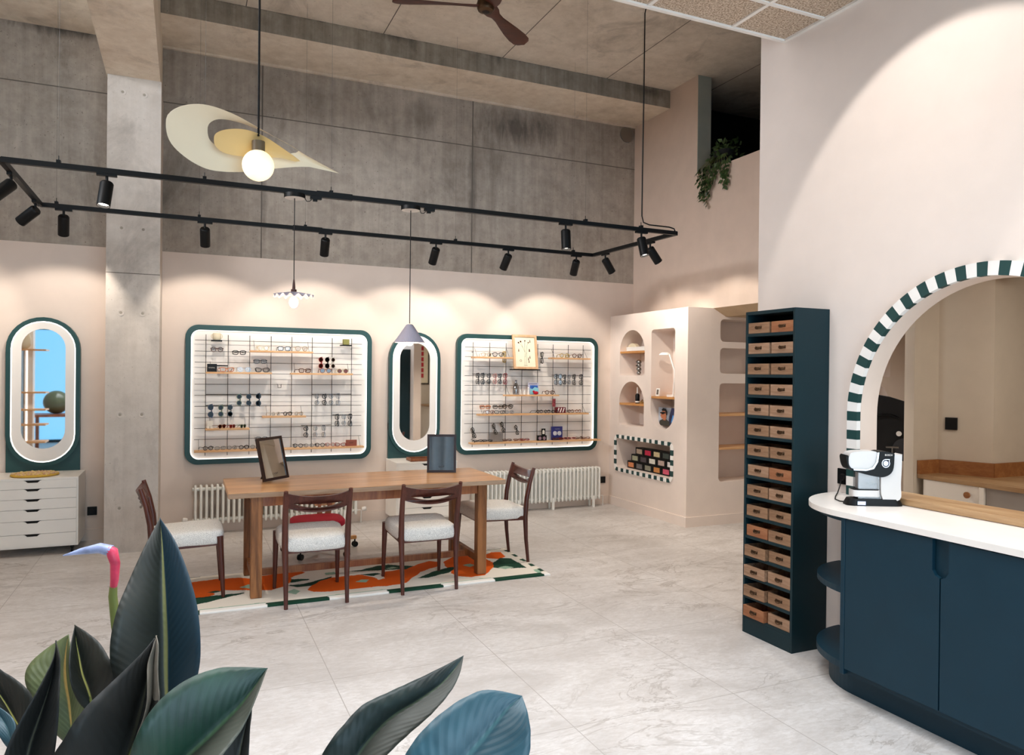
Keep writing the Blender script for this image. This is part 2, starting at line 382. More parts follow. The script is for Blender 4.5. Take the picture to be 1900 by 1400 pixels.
def text_mesh(body, name, size, mat, M, parent=None, ext=.0006):
    cu = bpy.data.curves.new(name, 'FONT'); cu.body = body; cu.size = size; cu.align_x = 'CENTER'; cu.align_y = 'CENTER'; cu.extrude = ext
    o = bpy.data.objects.new(name, cu); COL.objects.link(o); bpy.context.view_layer.update()
    me = bpy.data.meshes.new_from_object(o.evaluated_get(bpy.context.evaluated_depsgraph_get())); bpy.data.objects.remove(o); bpy.data.curves.remove(cu)
    off = Vector((0, 0, 0)); p = parent
    while p is not None: off += p.location; p = p.parent
    me.transform(Matrix.Translation(-off) @ M); me.materials.clear(); me.materials.append(MATS[mat])
    n = bpy.data.objects.new(name, me); COL.objects.link(n)
    if parent: n.parent = parent
    return n
def facing(loc, right, upv):
    r = Vector(right).normalized(); u = Vector(upv).normalized(); n = r.cross(u)
    return Matrix(((r.x, u.x, n.x, loc[0]), (r.y, u.y, n.y, loc[1]), (r.z, u.z, n.z, loc[2]), (0, 0, 0, 1)))

def closed_smooth(P, n):   # Catmull-Rom through the points
    out = []
    for i in range(len(P)):
        p0, p1, p2, p3 = [Vector(P[(i + q) % len(P)]) for q in (-1, 0, 1, 2)]
        for k in range(n): t_ = k / n; out.append(tuple(.5 * ((2 * p1) + (p2 - p0) * t_ + (2 * p0 - 5 * p1 + 4 * p2 - p3) * t_ ** 2 + (3 * p1 - p0 - 3 * p2 + p3) * t_ ** 3)))
    return out
# ------------------------------------------------------------------ the setting
WY = 7.94      # back wall plane
XR = 3.49      # wall with the arch
ZC = 4.95      # concrete ceiling
struct(MB().box(-3.2, 8.2, -3.2, 8.2, -.06, 0).build('floor', 'stone tile'))
# concrete back wall with its joints and the round vent
m = MB().box(-3.2, 8.2, WY, WY + .2, 2.76, ZC)
for x in (-2.5, .70, 2.995): m.box(x - .006, x + .006, WY - .0015, WY, 2.76, 4.8, 1)
m.box(-3.2, 5.19, WY - .0015, WY, 4.205, 4.215, 1)
struct(m.build('wall_back', ['concrete wall', 'joint']))
m = MB().box(-3.2, 5.19, WY - .002, WY + .2, 0, 2.76); struct(m.build('wall_back_lining', 'pink plaster'))
m = MB()
m.lathe([(.075, 0), (.10, 0), (.10, .012), (.075, .012)], (5.07, WY, 4.635), 24, 0, (0, -1, 0)); m.lathe([(.001, .001), (.075, .001)], (5.07, WY, 4.635), 24, 1, (0, -1, 0))
for k in range(-3, 4): h = math.sqrt(max(0, .073 ** 2 - (k * .02) ** 2)); m.box(5.07 - h, 5.07 + h, WY - .008, WY - .003, 4.635 + k * .02 - .003, 4.635 + k * .02 + .003, 1)
tag(m.build('air_vent', ['steel', 'black']), 'round air vent high in the concrete wall beside the pink wall corner', 'vent')
# skirting boards
struct(MB().box(-3.2, 4.86, WY - .016, WY - .002, 0, .105).build('baseboard_back', 'pink plaster'))
struct(MB().box(4.845, 4.86, 6.365, WY - .02, 0, .105).build('baseboard_right', 'niche plaster'))
struct(MB().box(4.861, 7.2, 6.365, 6.38, 0, .105).build('baseboard_passage', 'niche plaster'))
# column with tie holes
m = MB().box(-.635, -.212, 7.275, WY, 0, 4.165, 0)
m.box(-.635, -.212, 7.2735, 7.275, 2.447, 2.453, 1)
for z in (4.027, 2.842, 2.103, 1.211, .394):
    for x in (-.518, -.348):
        m.lathe([(.0295, 0), (.0295, .002), (.021, .003), (.016, .001), (.001, .001)], (x, 7.275, z), 20, 0, (0, -1, 0)); m.lathe([(.001, .0015), (.012, .0015)], (x, 7.275, z), 14, 2, (0, -1, 0))
struct(m.build('column', ['concrete column', 'joint', 'concrete beam face'], smooth=30))
m = MB().box(-.645, -.222, 1.0, WY, 4.165, ZC)
struct(m.build('beam_front', 'concrete beam soffit'))
m = MB()
m.add([(x, y, z) for x in (-.222, 5.24) for y, z in ((7.2, 4.745), (7.2, ZC), (WY, ZC), (WY, 4.745))], [(0, 1, 5, 4), (1, 2, 6, 5), (2, 3, 7, 6), (0, 1, 2, 3), (4, 5, 6, 7)], 0)
m.add([(x, y, 4.745) for x in (-.222, 5.24) for y in (7.2, WY)], [(0, 1, 3, 2)], 1)
m.box(-.222, 5.19, WY - .03, WY, 4.725, 4.745, 1)
struct(m.build('beam_back', ['concrete beam face', 'concrete beam soffit']))
m = MB()
m.add([(x, y, z) for x in (-3.2, -.645) for y, z in ((7.2, 4.745), (7.2, ZC), (WY, ZC), (WY, 4.745))], [(0, 1, 5, 4), (1, 2, 6, 5), (2, 3, 7, 6), (0, 1, 2, 3), (4, 5, 6, 7)], 0)
m.add([(x, y, 4.745) for x in (-3.2, -.645) for y in (7.2, WY)], [(0, 1, 3, 2)], 1)
struct(m.build('beam_left', ['concrete beam face', 'concrete beam soffit']))
# concrete ceiling with formwork joints
m = MB().box(-3.2, 8.2, -3.2, 8.2, ZC, ZC + .2)
for k in range(-2, 5): x = 1.765 + 1.28 * k; m.box(x - .004, x + .004, -3.2, 7.2, ZC - .0015, ZC, 1)
m.box(-3.2, 5.19, 4.6, 4.608, ZC - .0015, ZC, 1)
struct(m.build('ceiling', ['concrete ceiling', 'joint']))
# suspended ceiling of acoustic panels over the front half
m = MB().box(-3.2, XR, -3.2, 3.6, 3.748, 3.768, 0)
struct(m.build('ceiling_panels', 'acoustic tile'))
m = MB()
m.box(-3.2, XR, 3.6, 3.625, 3.735, 3.79); m.box(XR - .025, XR, -3.2, 3.6, 3.735, 3.748)
x = 3.052
while x > -3.2: m.box(x - .012, x + .012, -3.2, 3.6, 3.74, 3.75); x -= .614
y = 3.29
while y > -3.2: m.box(-3.2, XR - .02, y - .012, y + .012, 3.7395, 3.7495); y -= .305
struct(m.build('trim_1', 'trim white'))
# left wall, shop front behind the camera
struct(MB().plate([[(-3.2, 0), (8.2, 0), (8.2, ZC), (-3.2, ZC)], [(3.9, 3.82), (7.3, 3.82), (7.3, 4.78), (3.9, 4.78)]], 'x', -3.4, -3.2).build('wall_left', 'upper plaster'))
m = MB()
for y in (3.9, 5.03, 6.16, 7.26): m.box(-3.24, -3.18, y, y + .04, 3.82, 4.78)
for z in (3.82, 4.74): m.box(-3.24, -3.18, 3.9, 7.3, z, z + .04)
w = struct(m.build('fill_window', 'black satin')); struct(MB().box(-3.215, -3.21, 3.94, 7.26, 3.86, 4.74).build('window_pane', 'glass pane', parent=w))  # unseen window added to house the upper hall fill
m = MB()
for x in (-3.2, -1.6, 0, 1.6, XR): m.box(x - .04, x + .04, -3.2, -3.12, 0, 3.74)
for z in (.03, 2.5, 3.71): m.box(-3.2, XR, -3.2, -3.12, z - .03, z + .03)
m.box(-3.2, XR, -3.2, -3.12, 3.74, ZC)
w = struct(m.build('window_1', 'black satin'))
struct(MB().box(-3.2, XR, -3.168, -3.16, .03, 3.7).build('window_pane', 'glass pane', parent=w))
# wall with the arch
ARC_Y, ARC_Z, ARC_R = 2.303, 1.386, .705
hole = [(ARC_Y + ARC_R, .93)] + [(ARC_Y + ARC_R * cos(pi * k / 48), ARC_Z + ARC_R * sin(pi * k / 48)) for k in range(49)] + [(ARC_Y - ARC_R, .93)]
m = MB().plate([[(-3.2, 0), (3.835, 0), (3.835, ZC), (-3.2, ZC)], hole], 'x', XR, XR + .13, 0, 1)
struct(m.build('wall_arch', ['white plaster', 'pink plaster'], smooth=30))
# wall of the mezzanine, reveal and dark room behind it
m = MB().plate([[(3.2, 2.335), (WY, 2.335), (WY, ZC), (6.685, ZC), (6.685, 3.85), (4.1, 3.85), (4.1, ZC), (3.2, ZC)]], 'x', 5.19, 5.37)
struct(m.build('wall_mezzanine', 'upper plaster'))
struct(MB().box(5.192, 5.372, 6.681, 6.685, 3.85, ZC).build('trim_2', 'grey green'))
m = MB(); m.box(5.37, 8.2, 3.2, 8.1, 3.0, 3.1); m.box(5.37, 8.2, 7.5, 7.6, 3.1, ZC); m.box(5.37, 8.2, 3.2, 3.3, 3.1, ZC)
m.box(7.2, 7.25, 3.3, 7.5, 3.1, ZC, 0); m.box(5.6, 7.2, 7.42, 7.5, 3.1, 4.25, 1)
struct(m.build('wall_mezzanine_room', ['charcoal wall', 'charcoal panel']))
struct(MB().box(8.2, 8.3, -3.2, 8.2, 0, ZC).build('wall_right', 'beige plaster'))
# soffit below the mezzanine (slanted, then level)
m = MB(); prof = [(5.191, 2.335), (5.36, 2.25), (8.2, 2.25), (8.2, 2.6), (5.191, 2.6)]
m.add([(x, y, z) for y in (3.86, 6.38) for x, z in prof], [(0, 1, 6, 5), (1, 2, 7, 6), (2, 3, 8, 7), (3, 4, 9, 8), (4, 0, 5, 9), (4, 3, 2, 1, 0), (5, 6, 7, 8, 9)])
struct(m.build('ceiling_passage', 'tan soffit'))
# niche block: left face with arches
def arch(y0, y1, z0, z1, n=20, r=.03):
    c, R = (y0 + y1) / 2, (y1 - y0) / 2; pts = [(c + R * cos(pi * k / n), z1 - R + R * sin(pi * k / n)) for k in range(n + 1)]
    for cy, a0 in ((y0 + r, pi), (y1 - r, 1.5 * pi)):
        for k in range(5): t_ = a0 + pi / 2 * k / 4; pts.append((cy + r * cos(t_), z0 + r + r * sin(t_)))
    return pts
def tallniche(y0, y1, z0, z1, n=20, r=.04):
    c, R = (y0 + y1) / 2, (y1 - y0) / 2; pts = []
    for cy, a0 in ((y1 - r, 0), (y0 + r, pi / 2)):
        for k in range(5): t_ = a0 + pi / 2 * k / 4; pts.append((cy + r * cos(t_), z1 - r + r * sin(t_)))
    return pts + [(c - R * cos(pi * k / n), z0 + R - R * sin(pi * k / n)) for k in range(n + 1)]
NX = 4.86
holes = [arch(7.18, 7.715, 1.603, 2.142), tallniche(6.602, 7.047, 1.002, 2.125), arch(7.185, 7.72, .999, 1.53), rrect(6.65, 7.76, .475, .835, .03)]
m = MB().plate([[(6.38, 0), (WY, 0), (WY, 2.335), (6.38, 2.335)]] + holes, 'x', NX, NX + .30)
m.box(NX + .30, NX + .33, 6.38, WY, 0, 2.335)
struct(m.build('wall_niche', 'niche plaster', smooth=25))
# right face, continuing through the passage
m = MB().plate([[(5.19, 0), (8.2, 0), (8.2, 2.335), (5.19, 2.335)], rrect(5.289, 5.98, 1.978, 2.222, .05), rrect(5.287, 5.98, 1.632, 1.91, .05), rrect(5.283, 5.98, .458, 1.527, .05),
    arch(7.35, 7.893, 1.61, 2.142), arch(7.34, 7.885, 1.0, 1.545)], 'y', 6.38, 6.68)
m.box(5.19, 8.2, 6.68, 6.71, 0, 2.335)
struct(m.build('wall_passage', 'niche plaster', smooth=25))
# back room seen through the arch
m = MB().plate([[(4.893, 3.75), (5.155, 3.75), (5.285, 3.42), (8.2, 3.42), (8.2, 3.83), (4.893, 3.83)]], 'z', 0, 2.6)
struct(m.build('wall_kitchen', 'beige plaster'))
struct(MB().box(3.59, 8.2, -.6, 3.85, 2.6, 2.7).build('ceiling_kitchen', 'beige plaster'))
struct(MB().box(3.59, 8.2, -.7, -.6, 0, 2.7).build('wall_kitchen_front', 'beige plaster'))
# ------------------------------------------------------------------ arch trim, sill, counter
root = thing('arch_trim', 'green and white striped border around the arched serving hatch', 'arch trim', (XR, ARC_Y, .935))
Ri, Ro = ARC_R, .7725
P = .1057; zs = ARC_Z
segs = []; L = pi * (Ri + Ro) / 2; s_ = -(ARC_Z - .935)
def arcpt(R, s):
    if s < 0: return (ARC_Y + R, ARC_Z + s)
    if s > L: return (ARC_Y - R, ARC_Z - (s - L))
    a = s / L * pi; return (ARC_Y + R * cos(a), ARC_Z + R * sin(a))
mg = MB(); s = -(ARC_Z - .935); i = 0; end = L + (ARC_Z - .935)
while s < end - 1e-6:
    e = min(s + P / 2, end); t_ = [s + (e - s) * k / 3 for k in range(4)]
    loop = [arcpt(Ro, q) for q in t_] + [arcpt(Ri, q) for q in reversed(t_)]
    mg.plate([loop], 'x', XR - .03, XR - .001, i % 2); s = e; i += 1
mg.build('striped_band', ['stripe green', 'stripe white'], root)
tag(MB().box(XR - .045, XR + .17, ARC_Y - ARC_R + .002, ARC_Y + ARC_R - .002, .937, .972, c=.003).build('hatch_sill', 'oak sill'), 'oak sill board lying in the opening of the arched hatch', 'sill')
# worktop: straight front and rounded end
def rounded_end(xf, y_end, yc, R, z0, z1, mat, name, parent=None, n=18):
    pts = [(XR - .002, -1.2), (xf, -1.2)]; rx = XR - .002 - xf
    for k in range(n + 1): a = pi - pi / 2 * k / n; pts.append((XR - .002 + rx * cos(a), yc + R * sin(a)))
    return MB().plate([pts], 'z', z0, z1).build(name, mat, parent)
ct = thing('counter', 'dark teal counter cabinet with rounded open shelf end below the arch', 'counter', (3.2, 1.0, 0))
tag(rounded_end(2.985, 0, 2.70, .47, .907, .935, 'worktop white', 'worktop'), 'white stone worktop with rounded end lying on the dark teal counter', 'worktop')
rounded_end(3.10, 0, 2.70, .36, 0.0, .13, 'teal navy', 'plinth', ct)
MB().box(3.02, XR - .002, -1.2, 2.665, .13, .907).build('carcass', 'teal navy', ct)
MB().box(2.995, XR - .002, 2.665, 2.69, .13, .907, c=.002).build('side_panel', 'teal navy', ct)
for z0, z1 in ((.13, .165), (.51, .54), (.875, .905)):
    pts = [(XR - .003, 2.69)] ; rx = .44
    for k in range(19): a = pi - pi / 2 * k / 18; pts.append((XR - .003 + rx * cos(a), 2.69 + .45 * sin(a)))
    MB().plate([pts], 'z', z0, z1).build('end_shelf', 'teal navy', ct)
MB().box(XR - .03, XR - .003, 2.69, 2.93, .165, .875).build('back_panel', 'teal navy', ct)
def door(y0, y1, left):
    # door panel with a finger recess at its top corner
    zt, zb, w, zz = .90, .16, .035, .735
    loop = [(y0, zb), (y1, zb), (y1, zt), (y0, zt)]
    if left: loop = [(y0, zb), (y1, zb), (y1, zt), (y0 + w, zt), (y0 + w, zz + .03), (y0 + w * .6, zz + .008), (y0, zz)]
    else: loop = [(y0, zb), (y1, zb), (y1, zz), (y1 - w * .6, zz + .008), (y1 - w, zz + .03), (y1 - w, zt), (y0, zt)]
    return MB().plate([loop], 'x', 2.997, 3.018).build('door', 'teal navy', ct)
door(2.164, 2.662, True); door(1.64, 2.158, False); door(1.12, 1.634, True); door(.6, 1.114, False)
# cup, glass and capsule box on the end shelves
t = thing('cup', 'pale blue ceramic cup on the middle end shelf of the counter', 'cup', (3.25, 2.79, .5402))
MB().lathe([(.001, .004), (.026, .0), (.036, .012), (.039, .065), (.035, .065), (.032, .014), (.001, .012)], t.location, 24).build('bowl', 'display white', t, smooth=40)
t2 = thing('water_glass', 'clear ribbed water glass behind the ceramic cup on the end shelf', 'glass', (3.30, 2.86, .5402))
MB().lathe([(.001, .0), (.030, 0), (.034, .125), (.032, .125), (.028, .006), (.001, .005)], t2.location, 20).build('glass_wall', 'clear acrylic', t2, smooth=40)
t3 = thing('capsule_rack', 'slim white rack of coffee capsules with orange end on the lowest end shelf', 'rack', (3.22, 2.75, .1652))
MB().box(3.19, 3.25, 2.72, 2.78, .1652, .43).build('frame', 'white', t3)
m = MB()
for k in range(8): m.lathe([(.001, 0), (.020, 0), (.020, .004), (.001, .004)], (3.189, 2.75, .19 + k * .028), 12, 0, (-1, 0, 0))
m.build('capsules', 'black', t3); MB().box(3.186, 3.19, 2.722, 2.778, .405, .428).build('end_label', 'light walnut', t3)
# wall socket, plug and cable
t = thing('wall_socket', 'black double wall socket beside the arch above the worktop', 'socket', (XR, 3.112, 1.03))
MB().box(XR - .012, XR - .0005, 3.07, 3.155, .985, 1.075, c=.002).build('cover_plate', 'black satin', t)
t = thing('power_cable', 'black plug and cable running from the socket to the coffee machine', 'cable', (XR - .03, 3.1, 1.03))
m = MB(); m.lathe([(.001, 0), (.017, 0), (.02, .012), (.016, .028), (.001, .03)], (XR - .042, 3.10, 1.03), 14, 0, (1, 0, 0)); m.build('plug', 'black', t, smooth=40)
MB().tube([(XR - .04, 3.10, 1.02), (XR - .05, 3.10, .98), (XR - .09, 3.08, .945), (XR - .16, 3.03, .9385), (XR - .24, 2.96, .9385), (XR - .27, 2.90, .9385), (XR - .24, 2.85, .9385), (XR - .235, 2.82, .945)], .0032, 6).build('cord', 'black', t, smooth=60)
# coffee machine
cm = thing('coffee_machine', 'white and black capsule coffee machine on the end of the worktop', 'coffee machine', (3.27, 2.80, .935))
def hull(x0, x1, y0, y1, z0, z1, r, mat, name, n=6, parent=cm, dz=0, label=None):
    return MB().plate([rrect(x0, x1, y0, y1, r, n)], 'z', z0, z1).build(name, mat, parent, smooth=40, label=label)
B0 = .9352
m = MB(); ring = lambda s, z: [(3.265 + (x - 3.265) * s, 2.80 + (y - 2.80) * s, z) for x, y in rrect(3.10, 3.42, 2.725, 2.875, .05, 6)]
rows = [ring(1, B0), ring(1.0, B0 + .008), ring(.90, B0 + .036)]; n_ = len(rows[0])
m.add([p for r_ in rows for p in r_], [(i * n_ + k, i * n_ + (k + 1) % n_, (i + 1) * n_ + (k + 1) % n_, (i + 1) * n_ + k) for i in range(2) for k in range(n_)] + [tuple(range(n_)), tuple(2 * n_ + k for k in range(n_))])
m.build('base', 'black satin', cm, smooth=40)
MB().box(3.155, 3.20, 2.7235, 2.7245, B0 + .006, B0 + .024).build('base_light', 'screen blue', cm)
# body: upright block on the right whose outline bulges, seen from the side
body = [(3.395, B0 + .036), (3.40, B0 + .12), (3.405, B0 + .265), (3.395, B0 + .272), (3.30, B0 + .28), (3.27, B0 + .262), (3.255, B0 + .19), (3.285, B0 + .17), (3.30, B0 + .036)]
MB().plate([closed_smooth(body, 4)], 'y', 2.735, 2.865).build('body', 'machine white', cm, smooth=30)
MB().box(3.165, 3.302, 2.75, 2.86, B0 + .036, B0 + .19).build('water_tank', 'clear acrylic', cm, label='clear bluish water tank')
MB().box(3.175, 3.30, 2.80, 2.855, B0 + .036, B0 + .19).build('inner_body', 'display white', cm)
head = [(3.10, B0 + .215), (3.105, B0 + .262), (3.125, B0 + .283), (3.20, B0 + .290), (3.262, B0 + .285), (3.256, B0 + .235), (3.235, B0 + .205), (3.20, B0 + .195), (3.13, B0 + .197)]
MB().plate([closed_smooth(head, 5)], 'y', 2.728, 2.868).build('brew_head', 'machine white', cm, smooth=30)
face = [(3.088, B0 + .25), (3.10, B0 + .205), (3.13, B0 + .185), (3.25, B0 + .158), (3.31, B0 + .158), (3.35, B0 + .19), (3.358, B0 + .262), (3.35, B0 + .283), (3.27, B0 + .288), (3.262, B0 + .235), (3.235, B0 + .2), (3.2, B0 + .19), (3.135, B0 + .192), (3.104, B0 + .216), (3.10, B0 + .262), (3.093, B0 + .265)]
MB().plate([closed_smooth(face, 4)], 'y', 2.722, 2.872).build('control_panel', 'black satin', cm, smooth=30)
MB().plate([[(3.262 + .006 * 0, B0 + .284), (3.272, B0 + .286), (3.266, B0 + .235), (3.243, B0 + .198), (3.2, B0 + .187), (3.13, B0 + .189), (3.128, B0 + .197), (3.20, B0 + .195), (3.235, B0 + .205), (3.256, B0 + .235)]], 'y', 2.7195, 2.728).build('chrome_band', 'chrome', cm)
m = MB(); drop = [(3.310 + .021 * cos(a) * (1), B0 + .228 + .021 * sin(a)) for a in [pi / 2 - .1 + 2 * pi * k / 28 * .86 for k in range(1, 29)]] + [(3.331, B0 + .249)]
m.tube([(x, 2.7212, z) for x, z in drop], .0016, 6, 0, True); m.build('control_ring', glow('ring light', 'cfe0ff', 1.6).name, cm)
m = MB().lathe([(.001, 0), (.014, 0)], (3.310, 2.7216, B0 + .228), 20, 0, (0, -1, 0)); m.build('control_disc', 'screen blue', cm)
MB().plate([rrect(3.135, 3.29, 2.735, 2.865, .03, 5)], 'z', B0 + .048, B0 + .082).build('drip_tray', 'machine white', cm, smooth=40)
MB().plate([rrect(3.140, 3.285, 2.738, 2.862, .028, 5)], 'z', B0 + .082, B0 + .087).build('drip_grid', 'black satin', cm, smooth=40)
text_mesh('BOSCH', 'brand_mark', .013, 'display white', facing((3.325, 2.7212, B0 + .272), (1, 0, 0), (0, 0, 1)), cm)
text_mesh('TASSIMO', 'name_mark', .015, 'steel', facing((3.24, 2.7485, B0 + .115), (1, 0, 0), (0, 0, 1)), cm)
cm.location = (3.315, 2.765, .9352); cm.scale = (.90, .62, .98); cm.rotation_euler.z = radians(-27)
# kitchen counter behind the hatch
kc = thing('kitchen_counter', 'oak kitchen worktop with backsplash over white cupboards seen through the arch', 'kitchen counter', (5.0, 3.0, 0))
MB().plate([[(4.88, -.59), (5.9, -.59), (5.9, 3.41), (5.282, 3.41), (5.152, 3.745), (4.93, 3.745)]], 'z', .87, .90).build('worktop', 'oak sill', kc)
MB().box(4.93, 5.145, 3.725, 3.747, .90, 1.0).build('backsplash', 'oak backsplash', kc)
MB().plate([[(5.153, 3.747), (5.13, 3.747), (5.262, 3.398), (5.283, 3.416)]], 'z', .90, 1.0).build('backsplash', 'oak backsplash', kc)
MB().box(5.265, 6.2, 3.396, 3.418, .90, 1.0).build('backsplash', 'oak backsplash', kc)
MB().box(4.955, 5.9, -.59, 3.40, .08, .87).build('carcass', 'white lacquer', kc)
d = MB().box(4.935, 4.955, 3.285, 3.70, .45, .868, c=.002).build('drawer_front', 'white lacquer', kc)
MB().lathe([(.008, 0), (.008, .015), (.022, .018), (.022, .028), (.001, .029)], (4.93, 3.352, .805), 18, 0, (-1, 0, 0)).build('knob', 'oak backsplash', d, smooth=40)
MB().box(4.92, 4.95, 3.245, 3.275, .08, .868).build('divider', 'white lacquer', kc)
MB().box(4.94, 4.95, 1.2, 3.24, .08, .868).build('grey_panel', paint('panel grey', '9b948e', .6).name, kc)  # plain grey cupboard panel beside the divider
# the wall beside the kitchen corner is angled
t = thing('wall_switch', 'black double switch on the beige wall above the kitchen worktop', 'switch', (5.17, 3.66, 1.27))
v = Vector((5.275 - 5.155, 3.42 - 3.75, 0)).normalized(); nn = Vector((-abs(v.y), -abs(v.x), 0)).normalized()
c = Vector((5.155, 3.75, 1.27)) + v * .09
m = MB()
for sgn in (0, 1): m.add([c + v * a + nn * (.001 if sgn == 0 else .012) + Vector((0, 0, b)) for a, b in ((-.04, -.045), (.04, -.045), (.04, .045), (-.04, .045))], [(0, 1, 2, 3)])
m.add([p for p in m.v], [(0, 1, 5, 4), (1, 2, 6, 5), (2, 3, 7, 6), (3, 0, 4, 7)])
m.build('cover_plate', 'black satin', t)
# optometry unit behind the post
t = thing('eye_examination_unit', 'black eye examination unit with round dial seen through the arch', 'optical instrument', (5.9, 4.7, 0))
cx, cy = 5.83, 4.78; rv = Vector((cos(YAW + .45), -sin(YAW + .45), 0)); fv = Vector((rv.y, -rv.x, 0)) * 1
def Q(a, d, z): p = Vector((cx, cy, 0)) + rv * a + fv * d; return (p.x, p.y, z)
m = MB(); prof = [(-.45, .9), (-.45, 1.30), (-.38, 1.40), (-.25, 1.455), (-.1, 1.46), (.05, 1.435), (.25, 1.37), (.45, 1.28), (.45, .9)]
vs = [Q(a, d, z) for d in (0, .25) for a, z in prof]; n_ = len(prof)
m.add(vs, [tuple(range(n_)), tuple(range(n_, 2 * n_))[::-1]] + [(k, (k + 1) % n_, n_ + (k + 1) % n_, n_ + k) for k in range(n_)]); m.build('hood', 'black matte', t)
MB().tube([Q(.02 + .19 * cos(a), .29, 1.08 + .20 * sin(a)) for a in [radians(60 + k * 12) for k in range(14)]], .012, 8).build('arc_arm', 'black satin', t, smooth=60)
m = MB(); c0 = Vector(Q(.12, .30, 1.12)); m.lathe([(.012, 0), (.022, 0), (.022, .012), (.012, .012)], c0, 20, 0, fv); m.build('dial_ring', 'white', t)
m = MB(); m.lathe([(.001, 0), (.10, 0), (.10, .02), (.001, .02)], Q(.17, .27, .98), 26, 0, fv); m.build('dial', 'charcoal panel', t, smooth=40)
m = MB(); m.tube([Q(.02, .31, 1.0), Q(.12, .31, 1.0)], .008, 6); m.tube([Q(.07, .31, 1.0), Q(.07, .31, .95)], .005, 6); m.build('handle', 'steel', t, smooth=50)
m = MB(); m.tube([Q(0, .12, 0), Q(0, .12, .9)], .06, 14); m.lathe([(.25, 0), (.25, .03), (.06, .06)], Q(0, .12, 0), 24); m.build('pedestal', 'black satin', t, smooth=40)
# ------------------------------------------------------------------ tower of wooden boxes
TX, TY0, TY1, TZ = 3.22, 3.232, 3.645, 2.005
tw = thing('shelf_tower', 'tall narrow dark green shelf tower full of wooden boxes', 'shelf', (3.34, 3.44, 0))
for y0, y1 in ((TY0, TY0 + .018), (TY1 - .018, TY1)): MB().box(TX, XR - .002, y0, y1, 0, TZ, c=.0015).build('side_panel', 'tower green', tw)
MB().box(TX, XR - .002, TY0 + .018, TY1 - .018, TZ - .02, TZ).build('top_panel', 'tower green', tw)
MB().box(XR - .012, XR - .002, TY0 + .018, TY1 - .018, 0, TZ - .02).build('back_panel', 'tower green', tw)
MB().box(TX + .001, TX + .018, TY0 + .018, TY1 - .018, 0, .0935).build('kick_panel', 'tower green', tw)
shz = [1.868, 1.742, 1.615, 1.490, 1.364, 1.238, 1.112, .987, .862, .737, .612, .487, .362, .237, .112]
box0 = None; mats = ['box wood', 'box wood b', 'box wood c']; rnd = random.Random(3)
def make_box(mat):
    r = thing('wooden_box', '', 'box')
    w, d, h = .178, .195, .066
    m = MB(); m.box(0, .012, 0, w, 0, h); m.box(d - .008, d, 0, w, 0, h); m.box(.012, d - .008, 0, .008, 0, h); m.box(.012, d - .008, w - .008, w, 0, h); m.box(.012, d - .008, .008, w - .008, 0, .006)
    m.build('body', mat, r)
    m = MB(); m.box(-.0015, 0, w / 2 - .026, w / 2 + .026, .028, .044, c=.0)
    m.tube([(-.004, w / 2 - .022, .042), (-.010, w / 2 - .021, .034), (-.013, w / 2 - .012, .028), (-.014, w / 2, .026), (-.013, w / 2 + .012, .028), (-.010, w / 2 + .021, .034), (-.004, w / 2 + .022, .042)], .0028, 6)
    for q in (-.022, .022): m.sphere((-.002, w / 2 + q, .042), .005, 8)
    m.build('handle', 'bronze', r, smooth=50)
    return r
protos = [make_box(q) for q in mats]; used = [False] * 3
descr = ['grey brown', 'pale brown', 'reddish brown']
order = ['ninth', 'tenth']
rown = ['top', 'second', 'third', 'fourth', 'fifth', 'sixth', 'seventh', 'eighth', 'ninth', 'tenth', 'eleventh', 'twelfth', 'thirteenth', 'fourteenth', 'bottom']
for i, z in enumerate(shz):
    if i < 14 or True: MB().box(TX + .001, XR - .012, TY0 + .018, TY1 - .018, z - .018, z).build('shelf', 'tower green', tw)
    for s in (0, 1):
        k = {(0, 1): 2, (14, 0): 2, (7, 1): 2, (10, 0): 2}.get((i, s), rnd.choice([0, 0, 1]))
        o = protos[k] if not used[k] else copy_tree(protos[k]); used[k] = True
        # left box in the photo is the farther one
        pull = rnd.uniform(-.004, .004) + (.02 if (i >= 11 and s == 0) else 0)
        y = (TY1 - .020 - .178) if s == 0 else (TY0 + .020)
        if i >= 5 and s == 0: y -= .004
        o.location = (TX + .006 - pull, y, z + .0005)
        o['label'] = '%s wooden box at the %s on the %s%s shelf of the tower' % (descr[k], 'left' if s == 0 else 'right', rown[i], '' if i in (0, 14) else ' from top')
        o['group'] = 'wooden boxes in the green tower'
# ------------------------------------------------------------------ things in the wall niches
def shelf_board(y0, y1, z, label, x0=NX + .004, x1=NX + .298):
    return tag(MB().box(x0, x1, y0 + .002, y1 - .002, z, z + .024, c=.0015).build('niche_shelf', 'oak shelf y'), label, 'shelf', 'oak boards in the wall niches')
shelf_board(7.18, 7.715, 1.868, 'oak shelf board across the upper arched niche')
shelf_board(7.185, 7.72, 1.245, 'oak shelf board across the lower arched niche')
shelf_board(6.602, 7.047, 1.345, 'thick oak shelf board across the tall niche')
for z, nm in ((1.170, 'upper'), (.805, 'lower')):
    tag(MB().box(5.287, 5.978, 6.384, 6.678, z, z + .024, c=.0015).build('niche_shelf', 'oak shelf'), '%s oak shelf board in the tall square niche behind the tower' % nm, 'shelf', 'oak boards in the wall niches')
tag(MB().box(7.352, 7.89, 6.384, 6.67, 1.868, 1.89).build('niche_shelf', 'oak shelf'), 'oak shelf board in the arched niche glimpsed through the hatch', 'shelf', 'oak boards in the wall niches')
